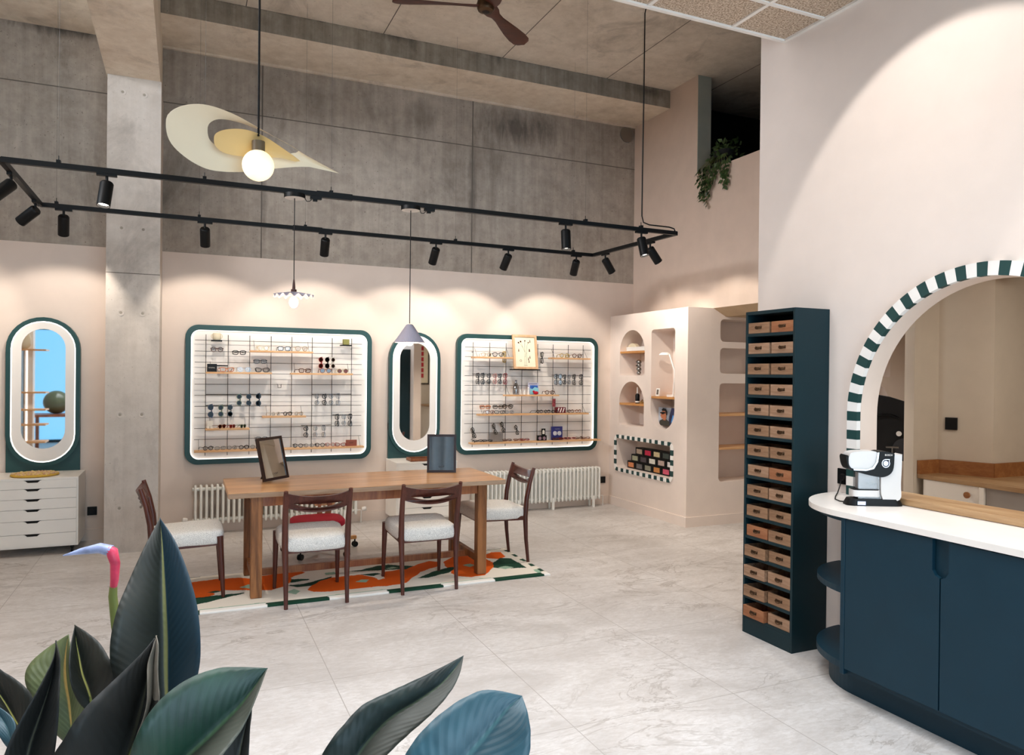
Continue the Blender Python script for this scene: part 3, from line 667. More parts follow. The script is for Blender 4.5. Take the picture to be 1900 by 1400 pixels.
# upper arch: white case and box
t = thing('display_case', 'long white box on the shelf of the upper arched niche', 'box', (NX + .06, 7.4, 1.8925))
MB().box(NX + .02, NX + .08, 7.22, 7.60, 1.8925, 1.942, c=.004).build('body', 'white', t); MB().box(NX + .018, NX + .082, 7.218, 7.602, 1.930, 1.9335).build('lid_rim', 'trim white', t)
m = MB(); rows = [[(NX + .10 + .06 * j / 6, 7.60 - .11 * cos(pi * k / 14) * (1 - j * .03), 1.8925 + .10 * sin(pi * k / 14)) for j in range(7)] for k in range(15)]
m.grid(rows); m.add([rows[k][0] for k in range(15)], [tuple(range(15))]); m.add([rows[k][6] for k in range(15)], [tuple(range(15))])
tag(m.build('hat', 'cream', smooth=50), 'cream rounded hat at the back left of the upper arched niche', 'hat')
t = thing('figurine', 'small silver skull totem figurine on the floor of the upper arched niche', 'figurine', (NX + .1, 7.447, 1.6035))
m = MB()
for k, (r, q) in enumerate(((.030, .0), (.034, .045), (.030, .09), (.034, .13))): m.sphere((NX + .1, 7.447, 1.6335 + q), r, 14, 0, (.9, 1, .8))
m.build('body', 'steel', t, smooth=60)
m = MB(); 
for z in (1.72, 1.765):
    for y in (-.014, .014): m.sphere((NX + .073, 7.447 + y, z), .007, 8)
m.build('eyes', 'black', t)
# lower arch
t = thing('candle_bottle', 'black bottle with white candle on the shelf of the lower arched niche', 'bottle', (NX + .09, 7.455, 1.2695))
MB().lathe([(.001, 0), (.024, 0), (.026, .005), (.026, .10), (.018, .112), (.010, .118), (.001, .118)], t.location, 18).build('bottle', 'black satin', t, smooth=40)
MB().lathe([(.009, .118), (.009, .19), (.001, .192)], t.location, 12).build('candle', 'white', t, smooth=40); MB().lathe([(.0265, .012), (.0265, .028), (.026, .028), (.026, .012)], t.location, 18).build('label_band', 'white', t)
t = thing('brass_ornament', 'small brass knotted ornament beside the black bottle', 'ornament', (NX + .09, 7.34, 1.2695))
m = MB(); m.tube([(NX + .09 + .012 * sin(3 * a), 7.34 + .035 * cos(a), 1.2695 + .026 + .018 * sin(2 * a)) for a in [2 * pi * k / 40 for k in range(40)]], .007, 7, 0, True); m.build('knot', 'brass', t, smooth=60)
t = thing('small_picture', 'black framed card leaning on the right side of the lower arched niche', 'picture', (NX + .1, 7.25, 1.0))
R_ = Matrix.Rotation(radians(-12), 3, 'X')
MB().box(NX + .06, NX + .20, 7.245, 7.257, 1.003, 1.19, 0, R_).build('frame', 'black', t); MB().box(NX + .075, NX + .185, 7.2575, 7.2585, 1.018, 1.175, 0, R_, (NX + .13, 7.251, 1.0965)).build('card', 'off white', t)
# tall niche
t = thing('desk_lamp', 'white desk lamp with flat round head in the tall niche', 'lamp', (NX + .07, 6.745, 1.3695))
MB().lathe([(.001, 0), (.055, 0), (.055, .012), (.001, .014)], t.location, 26).build('base', 'white', t, smooth=40)
MB().tube([(NX + .07, 6.725, 1.382), (NX + .07, 6.70, 1.55), (NX + .07, 6.70, 1.66), (NX + .07, 6.80, 1.842)], .009, 10).build('arm', 'white', t, smooth=60)
MB().lathe([(.001, .03), (.035, .03), (.062, .012), (.066, 0), (.001, 0)], (NX + .085, 6.905, 1.835), 28).build('lamp_head', 'white', t, smooth=50)
t = thing('photo_card', 'small white framed portrait card on the oak board of the tall niche', 'picture', (NX + .06, 6.995, 1.3695))
R_ = Matrix.Rotation(radians(8), 3, 'Y')
MB().box(NX + .05, NX + .058, 6.955, 7.02, 1.371, 1.46, 0, R_).build('frame', 'white', t); m = MB(); m.box(NX + .0485, NX + .0495, 6.97, 7.005, 1.388, 1.445, 0, R_, (NX + .054, 6.9875, 1.4155)); m.build('portrait', paint('sepia', '6b5f55', .7, var=.3, scale=40).name, t)
tag(MB().box(NX + .13, NX + .22, 6.80, 6.93, 1.3695, 1.390).build('book', 'white'), 'white book lying at the foot of the desk lamp', 'book')
# advertising photograph of a person with sunglasses
t = thing('portrait_poster', 'photo poster of a person in sunglasses standing at the bottom of the tall niche', 'poster', (NX + .08, 6.84, 1.045))
px = NX + .075
def pl(loop, mat, name, k): return MB().plate([loop], 'x', px - .0016 * k, px - .0016 * k - .0012).build(name, mat, t)
def S(a, b): return (7.0 - a * .31, 1.045 + b * .20)     # a: left to right, b: bottom to top
MB().box(px, px + .01, 6.69, 7.0, 1.045, 1.245).build('board', paint('poster grey', 'aab0bc', .5, var=.25, scale=9).name, t)
pl([S(.62, 0), S(1, 0), S(1, 1), S(.80, 1), S(.66, .5)], paint('poster navy', '2a2f55', .5, var=.3, scale=12).name, 'backdrop', 1)
pl([S(.78, .2), S(.93, .2), S(.98, .55), S(.88, .62)], paint('poster blue', '4f9ae0', .5).name, 'blue_shape', 2)
pl([S(.05, 0), S(.7, 0), S(.68, .22), S(.5, .35), S(.32, .36), S(.10, .26)], paint('poster olive', '3b3830', .7).name, 'clothing', 2)
skin = paint('poster skin', 'b7714f', .6).name
pl([S(.30, .30), S(.46, .28), S(.50, .46), S(.52, .66), S(.44, .82), S(.28, .82), S(.15, .68), S(.17, .58), S(.13, .52), S(.20, .46), S(.22, .36), S(.30, .40)], skin, 'face', 3)
pl([S(.26, .80), S(.22, .88), S(.32, .97), S(.48, .93), S(.57, .78), S(.56, .6), S(.50, .58), S(.48, .74), S(.40, .82)], 'black', 'hair', 4)
pl([S(.12, .66), S(.14, .72), S(.36, .76), S(.50, .72), S(.50, .69), S(.37, .66), S(.32, .61), S(.24, .63), S(.20, .67)], 'black satin', 'sunglasses', 5)
# boxes of spectacles cases in the striped niche
st = thing('niche_border', 'green and white striped border around the low niche of case boxes', 'niche border', (NX, 7.2, .655))
def border(y0, y1, z0, z1, r, w):
    ou = rrect(y0 - w, y1 + w, z0 - w, z1 + w, r + w, 8); inn = rrect(y0, y1, z0, z1, r, 8)
    # resample both loops by common parameter
    P_o, P_i = [], []
    n = len(ou)
    for k in range(n):
        a, b, c, d = Vector(ou[k]), Vector(ou[(k + 1) % n]), Vector(inn[k]), Vector(inn[(k + 1) % n]); ln = ((a - b).length + (c - d).length) / 2
        q = max(1, round(ln / .012))
        for j in range(q): P_o.append(a.lerp(b, j / q)); P_i.append(c.lerp(d, j / q))
    acc = [0]
    for k in range(len(P_o)): acc.append(acc[-1] + ((P_o[(k + 1) % len(P_o)] - P_o[k]).length + (P_i[(k + 1) % len(P_o)] - P_i[k]).length) / 2)
    tot = acc[-1]; N = 52; step = tot / N; g = MB()
    for k in range(len(P_o)):
        j = (k + 1) % len(P_o); col = int((acc[k] + acc[k + 1]) / 2 / step) % 2
        g.plate([[tuple(P_o[k]), tuple(P_o[j]), tuple(P_i[j]), tuple(P_i[k])]], 'x', NX - .014, NX - .0005, 1 - col)
    g.build('striped_band', ['stripe green', 'stripe white'], st)
border(6.65, 7.76, .475, .835, .03, .042)
cols = [('d88a5a', 'orange'), ('6d6a6a', 'dark grey'), ('8b8a78', 'grey green'), ('cf8a48', 'amber'), ('e0607a', 'pink'), ('a9ab8d', 'sage'), ('4c444a', 'charcoal'), ('ece8da', 'white'), ('c9b2a6', 'beige'), ('ece9e6', 'pale white'), ('b9a48e', 'tan patterned'), ('d2284f', 'crimson'), ('e0cfa0', 'straw yellow'), ('3f4a44', 'dark green')]
k = 0
for row, (n, y0) in enumerate(((5, 7.675), (5, 7.59), (4, 7.50))):
    for c in range(n):
        y = y0 - c * .178; z = .4752 + row * .0885
        col, nm = cols[k]; k += 1
        t = thing('case_box', 'small black box with %s label in the %s of the striped niche' % (nm, ['bottom row', 'middle row', 'top row'][row]), 'box', (NX + .15, y - .08, z), group='small black boxes stacked in the striped niche')
        MB().box(NX + .10, NX + .20, y - .172, y, z, z + .088, c=.002).build('body', 'black satin', t)
        MB().box(NX + .0985, NX + .1, y - .140, y - .024, z + .016, z + .072).build('label_panel', paint('case ' + nm, col, .6, var=.12, scale=40).name, t)
# ------------------------------------------------------------------ display boards on the back wall
YF, YG = 7.88, 7.862      # front of frames, plane of the wire grids
def board(x0, label, side):
    t = thing('display_board', label, 'display board', (x0 + .92, WY, 1.36))
    x1 = x0 + 1.838; z0, z1 = .679, 2.0565
    MB().plate([rrect(x0, x1, z0, z1, .12, 8), rrect(x0 + .05, x1 - .05, z0 + .05, z1 - .05, .08, 8)], 'y', YF, WY - .004).build('frame', 'deep green', t, smooth=30)
    MB().plate([rrect(x0 + .05, x1 - .05, z0 + .05, z1 - .05, .08, 8)], 'y', YF + .022, WY - .005).build('backboard', 'display white', t)
    MB().plate([rrect(x0 + .0505, x1 - .0505, z0 + .0505, z1 - .0505, .08, 8), rrect(x0 + .0545, x1 - .0545, z0 + .0545, z1 - .0545, .077, 8)], 'y', YF + .004, YF + .0215).build('light_strip', 'led white', t)
    g = MB(); gx = x0 + .085
    for k in range(8): g.tube([(x0 + .185 + k * .2045, YG, .767), (x0 + .185 + k * .2045, YG, 1.962)], .0032, 6)
    for k in range(10): z = 1.905 - k * .1085; g.tube([(gx, YG - .004, z), (gx + 1.64, YG - .004, z)], .0026, 6)
    for q in (0, 7):
        for z in (.85, 1.85): g.tube([(x0 + .185 + q * .2045, YG, z), (x0 + .185 + q * .2045, YF + .024, z)], .003, 6)
    g.build('wire_grid', 'black', t)
    return t
board(0.0, 'rounded green framed lit display board with wire grid, left of the centre mirror', 0)
board(2.813, 'rounded green framed lit display board with wire grid, right of the centre mirror', 1)
def wall_mirror(cx, zt, zb, mt, mb, label, base):
    t = thing('wall_mirror', label, 'mirror', (cx, WY, 1.3)); hw = .29
    MB().plate([stadium(cx, hw, zt - 1.36, zt)], 'y', YF + .012, WY - .003).build('green_panel', 'deep green', t, smooth=30)
    MB().box(cx - hw, cx + hw, YF + .02, WY - .004, base, zt - 1.0).build('lower_panel', 'deep green', t)
    MB().plate([stadium(cx, hw, zt - 1.36, zt), stadium(cx, .254, zt - 1.325, zt - .036)], 'y', YF - .012, YF + .012).build('green_rim', 'deep green', t, smooth=30)
    MB().plate([stadium(cx, .2535, zt - 1.3245, zt - .0365), stadium(cx, .245, zt - 1.316, zt - .045)], 'y', YF - .008, YF + .011).build('light_strip', 'led white', t)
    MB().plate([stadium(cx, .2445, zt - 1.3155, zt - .0455), stadium(cx, .172, mb, mt)], 'y', YF - .006, YF + .011).build('white_rim', 'display white', t, smooth=30)
    MB().plate([stadium(cx, .1725, mb - .0005, mt + .0005)], 'y', YF + .002, YF + .0115).build('mirror_glass', 'mirror', t)
wall_mirror(-1.18, 2.076, .71, 1.969, .877, 'tall lit oval mirror with green rim above the left drawer cabinet', .668)
wall_mirror(2.3215, 2.055, .69, 1.935, .858, 'tall lit oval mirror with green rim between the two display boards', .668)
# oak shelves hung on the grids
def wshelf(x0, x1, z, label, th=.018, d=.105, rods=True, grp='oak shelves on the display boards'):
    t = thing('oak_shelf', label, 'shelf', ((x0 + x1) / 2, 7.80, z), group=grp)
    MB().box(x0, x1, YG - .008 - d, YG - .008, z - th / 2, z + th / 2, c=.001).build('board', 'oak shelf', t)
    if rods:
        for x in (x0 + .04, x1 - .04): MB().tube([(x, YG - .01, z + .11), (x, YG - .005 - d + .01, z + th / 2)], .0018, 5).build('support_wire', 'black', t)
    return t
L_ = 'left display board'; R2 = 'right display board'
wshelf(.590, 1.200, 1.803, 'short oak shelf highest on the ' + L_); wshelf(.185, .798, 1.585, 'oak shelf with black card below the top left of the ' + L_)
wshelf(.983, 1.610, 1.583, 'oak shelf with red sunglasses on the ' + L_); wshelf(.712, 1.135, 1.146, 'short oak shelf in the middle of the ' + L_)
wshelf(.185, .590, 1.031, 'short oak shelf at lower left of the ' + L_); wshelf(.085, 1.735, .818, 'long oak shelf along the bottom of the ' + L_)
wshelf(2.970, 3.445, 1.788, 'oak shelf at upper left of the ' + R2); wshelf(3.950, 4.470, 1.795, 'oak shelf at upper right of the ' + R2)
wshelf(3.368, 4.050, 1.357, 'oak shelf with blue postcard on the ' + R2); wshelf(3.040, 4.455, 1.137, 'long oak shelf across the middle of the ' + R2)
wshelf(2.948, 4.625, .815, 'long oak shelf along the bottom of the ' + R2)
# small black ledges and hanger bars
def ledge(x0, x1, z, label, d=.09):
    return tag(MB().box(x0, x1, YG - .008 - d, YG - .008, z - .006, z + .006).build('wall_ledge', 'black satin'), label, 'ledge', 'small black ledges on the display boards')
ledge(.23, .33, 1.90, 'small black ledge under the cream mug, left board'); ledge(.285, .39, 1.655, 'narrow black ledge under the round glasses, left board', .04)
ledge(1.49, 1.60, 1.886, 'small black ledge under the green cube, left board')
ledge(3.45, 3.80, 1.655, 'black ledge carrying the botanical print on the right board', .10)
def bar(x0, x1, z, label): 
    m = MB(); m.tube([(x0, YG - .03, z), (x1, YG - .03, z)], .004, 6)
    for x in (x0, x1): m.tube([(x, YG - .03, z), (x, YG - .006, z)], .003, 5)
    return tag(m.build('hanger_bar', 'black'), label, 'hanger bar', 'black hanger bars on the wire grids')
bar(.19, .80, 1.372, 'black hanger bar with dark sunglasses on the left board'); bar(1.205, 1.61, 1.372, 'black hanger bar with wire glasses on the left board')
bar(.19, .40, 1.262, 'short black hanger bar low on the left of the left board'); bar(2.99, 3.42, 1.60, 'black hanger bar at left of the right board'); bar(4.00, 4.41, 1.595, 'black hanger bar at right of the right board')
bar(1.42, 1.62, 1.155, 'short black hanger bar at right of the left board'); bar(1.10, 1.40, 1.05, 'short black hanger bar low on the left board')
t = tag(MB().tube([(.86, YG - .008, 1.474), (.865, YG - .03, 1.47), (.865, YG - .03, 1.44), (.895, YG - .03, 1.44), (.895, YG - .03, 1.47), (.90, YG - .008, 1.474)], .003, 6).build('wall_hook', 'black'), 'empty square black hook on the wire grid of the left board', 'hook')
# ------------------------------------------------------------------ glasses
GM = {}
def outline(shape, w, h, n=22):
    e = {'round': 2.0, 'square': 3.4, 'cat': 2.6, 'pilot': 2.3}[shape]; pts = []
    for k in range(n):
        a = 2 * pi * k / n; c, s = cos(a), sin(a)
        x = w * abs(c) ** (2 / e) * (1 if c >= 0 else -1); z = h * abs(s) ** (2 / e) * (1 if s >= 0 else -1)
        if shape == 'cat' and s > 0: z += max(0, x) * .28; x *= 1.04
        if shape == 'pilot' and s < 0: x *= .86
        pts.append((x, z))
    return pts
def glasses_meshes(style, folded=False):
    key = (style, folded)
    if key in GM: return GM[key]
    shape, fm, lens, thick = STY[style]; w, h = {'round': (.023, .0215), 'square': (.026, .0195), 'cat': (.027, .019), 'pilot': (.027, .023)}[shape]
    cx = w + .009; r = thick; H = h + r
    t = thing('eyeglasses', '', 'glasses')
    m = MB()
    for sg in (-1, 1): m.tube([(sg * (cx + x), 0, H + z) for x, z in outline(shape, w, h)], r, 5, 0, True)
    m.tube([(-.0095, 0, H + h * .35), (-.004, -.002, H + h * .5), (.004, -.002, H + h * .5), (.0095, 0, H + h * .35)], r * .95, 5)
    for sg in (-1, 1): m.tube([(sg * (cx + w * .93), 0, H + h * .5), (sg * (cx + w + .005), .001, H + h * .55)], r * 1.3, 5)
    m.build('frame', fm, t, smooth=60)
    for sg in (-1, 1): MB().plate([[(sg * (cx + x * .97), H + z * .97) for x, z in outline(shape, w, h)]], 'y', -.0006, .0006).build('lens', lens, t)
    for sg in (-1, 1):
        X = sg * (cx + w + .005)
        if folded: MB().tube([(X, .001, H + h * .55), (X * .97, .008 + .004 * (sg > 0), H + h * .5), (X * -.2, .010 + .005 * (sg > 0), H + h * .35), (X * -.85, .010 + .005 * (sg > 0), H - h * .2)], [r, r * .9, r, r * .9], 5).build('temple', fm, t, smooth=60)
        else: MB().tube([(X, .001, H + h * .55), (X, .06, H + h * .5), (X * .97, .10, H + h * .42), (X * .93, .125, H * .45), (X * .91, .138, r)], [r, r * .9, r * .9, r * 1.1, r * .8], 5).build('temple', fm, t, smooth=60)
    GM[key] = [t, False, cx + w + .005, H]
    return GM[key]
def gmat(name, c, metal=0, rough=.25): return paint(name, c, rough, metal, 0).name
G_ = {k: gmat('glasses ' + k, *v) for k, v in dict(black=('111013',), tortoise=('5a2f1a',), gold=('b8924c', .9), silver=('8f8f92', .9), clearf=('cfc9bf',), red=('8e1f1f',), brown=('7a4324',), orange=('c06a2a',), navy=('23284a',), pinkf=('b87d78',), yellow=('b9a04a',), green=('5c6a4a',)).items()}
STY = {}
for c in G_:
    for sh in ('round', 'square', 'cat', 'pilot'):
        for ln, lm in (('c', 'clear lens'), ('d', 'dark lens'), ('b', 'brown lens'), ('r', 'red lens'), ('g', 'green lens')):
            STY['%s %s %s' % (c, sh, ln)] = (sh, G_[c], lm, .0019 if c in ('gold', 'silver') else .0036)
GROUPS = {'s': 'glasses on the display boards'}
def put(style, x, y, z, pose, label, yaw=0, sc=1.0):
    g = glasses_meshes(style, pose != 'stand' or y > 7.80); o = g[0] if not g[1] else copy_tree(g[0]); g[1] = True
    if pose == 'stand': M = Matrix.Translation((x, y, z)) @ Matrix.Rotation(radians(yaw), 4, 'Z')
    elif pose == 'flat': M = Matrix.Translation((x, y, z + .01)) @ Matrix.Rotation(radians(yaw), 4, 'Z') @ Matrix.Rotation(radians(-62), 4, 'X')
    else:   # hang: lenses one above the other, temple over the bar
        M = Matrix.Translation((x + .02, y, z)) @ Matrix.Rotation(radians(yaw), 4, 'Z') @ Matrix.Rotation(radians(90 if pose == 'hang' else 70), 4, 'Y') @ Matrix.Translation((0, 0, -.02))
    o.location = M.to_translation(); o.rotation_euler = M.to_euler(); o.scale = (sc,) * 3
    o['label'] = label; o['category'] = 'glasses'; o['group'] = GROUPS['s']
    if len(label.split()) > 16: print('LONG', label)
ORD = ['first', 'second', 'third', 'fourth', 'fifth', 'sixth', 'seventh', 'eighth', 'ninth', 'tenth']
NAME = dict(black='black', tortoise='tortoiseshell', gold='gold wire', silver='silver wire', clearf='clear framed', red='red', brown='brown', orange='orange brown', navy='navy', pinkf='dusty pink', yellow='yellow', green='olive green')
LN = dict(c='glasses', d='dark sunglasses', b='tinted sunglasses', r='tinted sunglasses', g='tinted sunglasses')
def row(xs, styles, y, z, pose, where, yaws=None, sc=1.0):
    for i, (x, s) in enumerate(zip(xs, styles)):
        c, sh, l = s.split(); n = len(xs)
        pos = '' if n == 1 else ', %s from left' % ORD[i]
        put(s, x, y, z if not isinstance(z, (list, tuple)) else z[i], pose, '%s %s %s %s%s' % (NAME[c], {'round': 'round', 'square': 'square', 'cat': 'cat eye', 'pilot': 'pilot'}[sh], LN[l], where, pos), (yaws[i] if yaws else 0), sc)
ys = 7.762
row([.71, .915, 1.085], ['gold round c', 'black square c', 'gold pilot c'], ys, 1.8125, 'stand', 'on the highest shelf of the left board', [0, 0, 10])
row([.375, .535, .705], ['orange cat c', 'silver pilot c', 'black cat c'], ys, 1.5945, 'stand', 'beside the black card on the left board', [8, 0, -8])
row([1.12, 1.33, 1.505], ['tortoise square c', 'brown round b', 'gold round r'], ys, 1.5925, 'stand', 'on the red sunglasses shelf, left board', [15, 0, 0])
row([.84, .955, 1.065], ['clearf round c', 'black round c', 'gold round c'], ys, 1.1555, 'stand', 'on the short middle shelf of the left board', [25, 25, 25], .85)
row([.335, .43, .53], ['brown pilot b', 'red round r', 'green round g'], ys, 1.0405, 'stand', 'on lower left shelf of left board', [45, 50, 50], .75)
row([.21, .32, .43, .54, .65], ['black round c', 'silver square c', 'silver round c', 'black round c', 'silver pilot c'], 7.775, .8275, 'stand', 'at the left of the bottom shelf, left board', [20] * 5, .85)
row([1.06, 1.17, 1.28, 1.385, 1.49], ['black round c', 'silver round c', 'black round c', 'pinkf round c', 'red cat c'], 7.775, .8275, 'stand', 'at the right of the bottom shelf, left board', [-15] * 5, .85)
row([.49], ['black square c'], 7.82, 1.765, 'stand', 'hooked on the wire grid near the top of the left board', [-12])
row([.285], ['tortoise round c'], 7.83, 1.79, 'stand', 'hooked under the cream mug on the left board', [8])
row([.69], ['black square c'], 7.815, 1.68, 'stand', 'hooked above the black card shelf of the left board', [5])
row([.47, .56, .65], ['green round d', 'black round d', 'black pilot d'], 7.825, 1.318, 'hang', 'hanging on the upper bar, left board', [0] * 3)
row([.205, .30, .385], ['navy pilot d', 'green round d', 'black round d'], 7.825, 1.21, 'hang', 'hanging on the lower bar, left board', [0] * 3)
row([1.23, 1.305, 1.375, 1.45], ['silver round c', 'black round c', 'silver round c', 'silver square c'], 7.825, 1.318, 'hang', 'hanging on the right hand bar, left board', [-10] * 4)
row([1.44, 1.51, 1.575], ['black square c', 'silver round c', 'black cat c'], 7.825, 1.10, 'hang', 'hanging at lower right of the left board', [-10] * 3)
row([1.12, 1.215, 1.305], ['black round c', 'silver round c', 'silver square c'], 7.825, .985, 'hang', 'hanging low in the middle of the left board', [-10] * 3)
row([1.265, 1.33, 1.39], ['red round b', 'black round d', 'clearf round b'], 7.815, 1.70, 'hang', 'hanging above the red sunglasses shelf, left board', [15] * 3)
row([3.12, 3.265], ['gold round c', 'black pilot c'], ys, 1.7975, 'stand', 'on the upper left shelf of the right board', [-10, -10])
row([4.12, 4.29], ['yellow round c', 'tortoise round c'], ys, 1.8045, 'stand', 'on the upper right shelf of the right board', [-10, -10])
row([3.345], ['yellow square c'], 7.825, 1.80, 'hang', 'hanging left of the botanical print', [0]); row([3.83], ['black cat c'], 7.825, 1.80, 'hang', 'hanging right of the botanical print', [0])
row([3.02, 3.08, 3.155, 3.23, 3.29, 3.36], ['black square c', 'black square c', 'black round c', 'pinkf round c', 'black round c', 'red square c'], 7.825, 1.548, 'hang', 'hanging at left of the right board', [-20] * 6)
row([4.02, 4.075, 4.13, 4.195, 4.265, 4.36], ['black square c', 'black square c', 'black round c', 'silver round c', 'black square c', 'black square c'], 7.825, 1.545, 'hang', 'hanging at right of the right board', [-20] * 6)
row([3.93], ['tortoise round c'], ys, 1.3665, 'stand', 'beside the red bird on the right board', [-10])
row([3.14, 3.30, 3.42], ['orange square c', 'black square c', 'black pilot c'], 7.83, 1.20, 'stand', 'hooked above the middle shelf, right board', [-5] * 3)
row([3.17, 3.29, 3.41], ['brown round c', 'black cat c', 'silver square c'], ys, 1.1465, 'stand', 'at the left of the middle shelf, right board', [-12] * 3, .9)
row([3.80, 3.90, 4.00], ['black round c', 'black round c', 'black square c'], ys, 1.1465, 'stand', 'in the middle of the middle shelf, right board', [20] * 3, .85)
row([4.215, 4.315], ['tortoise round c', 'brown round c'], ys, 1.1465, 'stand', 'right of the red display box, right board', [20] * 2, .85)
row([2.975, 3.235, 3.335, 3.51], ['black square c', 'black cat c', 'black square c', 'black round c'], 7.825, [.93, .965, .985, .95], 'lean', 'hooked low on the wire grid, right board', [10] * 4)
row([3.04, 3.15, 3.40, 3.54, 3.63], ['black cat c', 'black square c', 'tortoise square c', 'brown square c', 'red square c'], 7.765, .8245, 'flat', 'lying at left of the bottom shelf, right board', [5, -10, 5, 0, 10], .9)
row([4.04, 4.13, 4.235, 4.34, 4.43], ['tortoise square c', 'red square b', 'pinkf square r', 'tortoise round c', 'brown cat c'], 7.755, .8245, 'flat', 'lying right on the bottom shelf, right board', [0] * 5, .9)
# ------------------------------------------------------------------ other objects on the boards
t = thing('mug', 'cream two handled mug on the small ledge at top left of the left board', 'mug', (.283, 7.81, 1.9065))
m = MB().lathe([(.001, 0), (.030, .0), (.038, .012), (.040, .045), (.036, .068), (.033, .068), (.036, .045), (.034, .014), (.001, .010)], t.location, 24); m.build('bowl', 'cream', t, smooth=50)
for sg in (-1, 1): MB().tube([Vector(t.location) + Vector((sg * (.037 + .014 * sin(a)), 0, .038 + .020 * cos(a))) for a in [pi * k / 8 for k in range(9)]], .0035, 6).build('handle', 'cream', t, smooth=60)
t = thing('name_card', 'black card with small white writing on the upper left oak shelf', 'card', (.245, 7.78, 1.595))
MB().box(.195, .285, 7.775, 7.79, 1.5945, 1.672, c=.001).build('card', 'black', t)
text_mesh('VIDGITAL', 'lettering', .014, 'off white', facing((.236, 7.7745, 1.634), (1, 0, 0), (0, 0, 1)), t)
tag(MB().box(1.515, 1.575, 7.775, 7.835, 1.8925, 1.950, c=.002).build('green_block', 'cork green'), 'olive green block on the small ledge at top right of the left board', 'block')
tag(MB().box(.20, .255, 7.78, 7.79, 1.0405, 1.115).build('card', 'off white'), 'cream card at the left end of the lower left oak shelf', 'card')
t = thing('shelf_sign', 'dark rounded sign with pale letters on the bottom shelf behind the tilted mirror', 'sign', (.66, 7.80, .8275))
MB().plate([[(.655, .8275), (.90, .8275), (.90, .905), (.70, .905), (.675, .895), (.66, .875)]], 'y', 7.79, 7.805).build('plaque', paint('sign brown', '30201f', .6).name, t)
text_mesh('BA', 'lettering', .062, 'off white', facing((.765, 7.7895, .866), (1, 0, 0), (0, 0, 1)), t)
put('black square c', .71, 7.80, .905, 'stand', 'black square glasses standing on the dark lettered sign', 0, .9)
t = thing('leather_sign', 'small brown leather sign at the right end of the bottom shelf, left board', 'sign', (1.59, 7.79, .8275))
MB().box(1.55, 1.665, 7.785, 7.795, .8275, .893, c=.001).build('panel', paint('leather', '8d4a35', .6).name, t)
text_mesh('OOIT', 'lettering', .018, 'glasses tortoise', facing((1.607, 7.7845, .862), (1, 0, 0), (0, 0, 1)), t)
# botanical print in an ash frame
t = thing('botanical_print', 'botanical print of a flowering plant in a pale wood frame on a black ledge', 'picture', (3.63, 7.81, 1.662))
R_ = Matrix.Rotation(radians(-9), 4, 'X'); T_ = Matrix.Translation((3.628, 7.785, 1.6625)) @ R_
def bp(mb, name, mat, **k): mb.xf(T_); return mb.build(name, mat, t, **k)
W2, HH = .155, .405
m = MB().plate([[(-W2, 0), (W2, 0), (W2, HH), (-W2, HH)], [(-W2 + .026, .026), (W2 - .026, .026), (W2 - .026, HH - .026), (-W2 + .026, HH - .026)]], 'y', -.012, .008); bp(m, 'frame', 'frame ash')
bp(MB().box(-W2 + .024, W2 - .024, .0, .004, .024, HH - .024), 'paper', paint('print paper', 'efe6cb', .8, var=.03).name)
m = MB()
def st_(pts, r=.0012): m.tube([(x, -.001, z) for x, z in pts], r, 4)
st_([(-.01, .05), (-.005, .14), (.0, .2), (-.03, .27), (-.045, .32)]); st_([(-.005, .14), (.02, .2), (.03, .28), (.045, .31)]); st_([(0, .2), (0, .27), (.005, .33)]); st_([(-.02, .25), (-.06, .30), (-.075, .31)]); st_([(.01, .05), (.02, .13), (.02, .2)])
bp(m, 'stems', 'glasses green'); m = MB()
for x, z, r in ((-.05, .325, .011), (-.078, .312, .010), (.005, .335, .008), (.048, .315, .008)): m.lathe([(.001, 0), (r, 0), (r, .001), (.001, .001)], (x, -.001, z), 10, 0, (0, -1, 0))
for x, z in ((-.08, .22), (.06, .22), (.07, .33), (.04, .12), (.06, .14), (.045, .09), (.055, .22)): m.plate([[(x - .006, z - .014), (x + .006, z - .014), (x + .002, z + .02), (x - .002, z + .02)]], 'y', -.0015, -.0005)
m.tube([(-.06 + .011 * cos(a), -.001, .10 + .011 * sin(a)) for a in [2 * pi * k / 14 for k in range(14)]], .002, 4, 0, True); bp(m, 'blossoms', 'glasses tortoise')
text_mesh('Chamomilla', 'caption', .010, 'steel', T_ @ facing((0, -.0012, .045), (1, 0, 0), (0, 0, 1)), t)
# things on the middle shelf of the right board
t = thing('glass_vase', 'clear glass bottle vase left of the blue postcard', 'vase', (3.50, 7.78, 1.3665))
MB().lathe([(.001, .002), (.034, 0), (.036, .01), (.036, .09), (.022, .12), (.012, .14), (.012, .165), (.016, .17), (.010, .168), (.010, .14), (.020, .118), (.033, .088), (.033, .012), (.001, .008)], t.location, 22).build('glass_wall', 'clear acrylic', t, smooth=50)
for i, (x, h, nm) in enumerate(((3.565, .055, 'leftmost'), (3.615, .05, 'middle'), (3.665, .085, 'tallest, nearest the postcard'))):
    t = thing('porcelain_figure', 'small white porcelain figure beside the glass vase, %s' % nm, 'figurine', (x, 7.79, 1.3665), group='white porcelain figures on the right board')
    MB().lathe([(.001, 0), (.013, 0), (.014, .004), (.009, h * .4), (.011, h * .6), (.006, h * .78), (.001, h * .8)], t.location, 14).build('body', 'white', t, smooth=50); MB().sphere((x, 7.79, 1.3665 + h * .86), h * .13, 10).build('head', 'white', t, smooth=60)
t = thing('postcard', 'blue and white postcard of a seaside scene standing on the oak shelf', 'postcard', (3.74, 7.80, 1.3665))
MB().box(3.665, 3.80, 7.80, 7.806, 1.3665, 1.505).build('card', paint('card lilac', 'c8c8dc', .6).name, t)
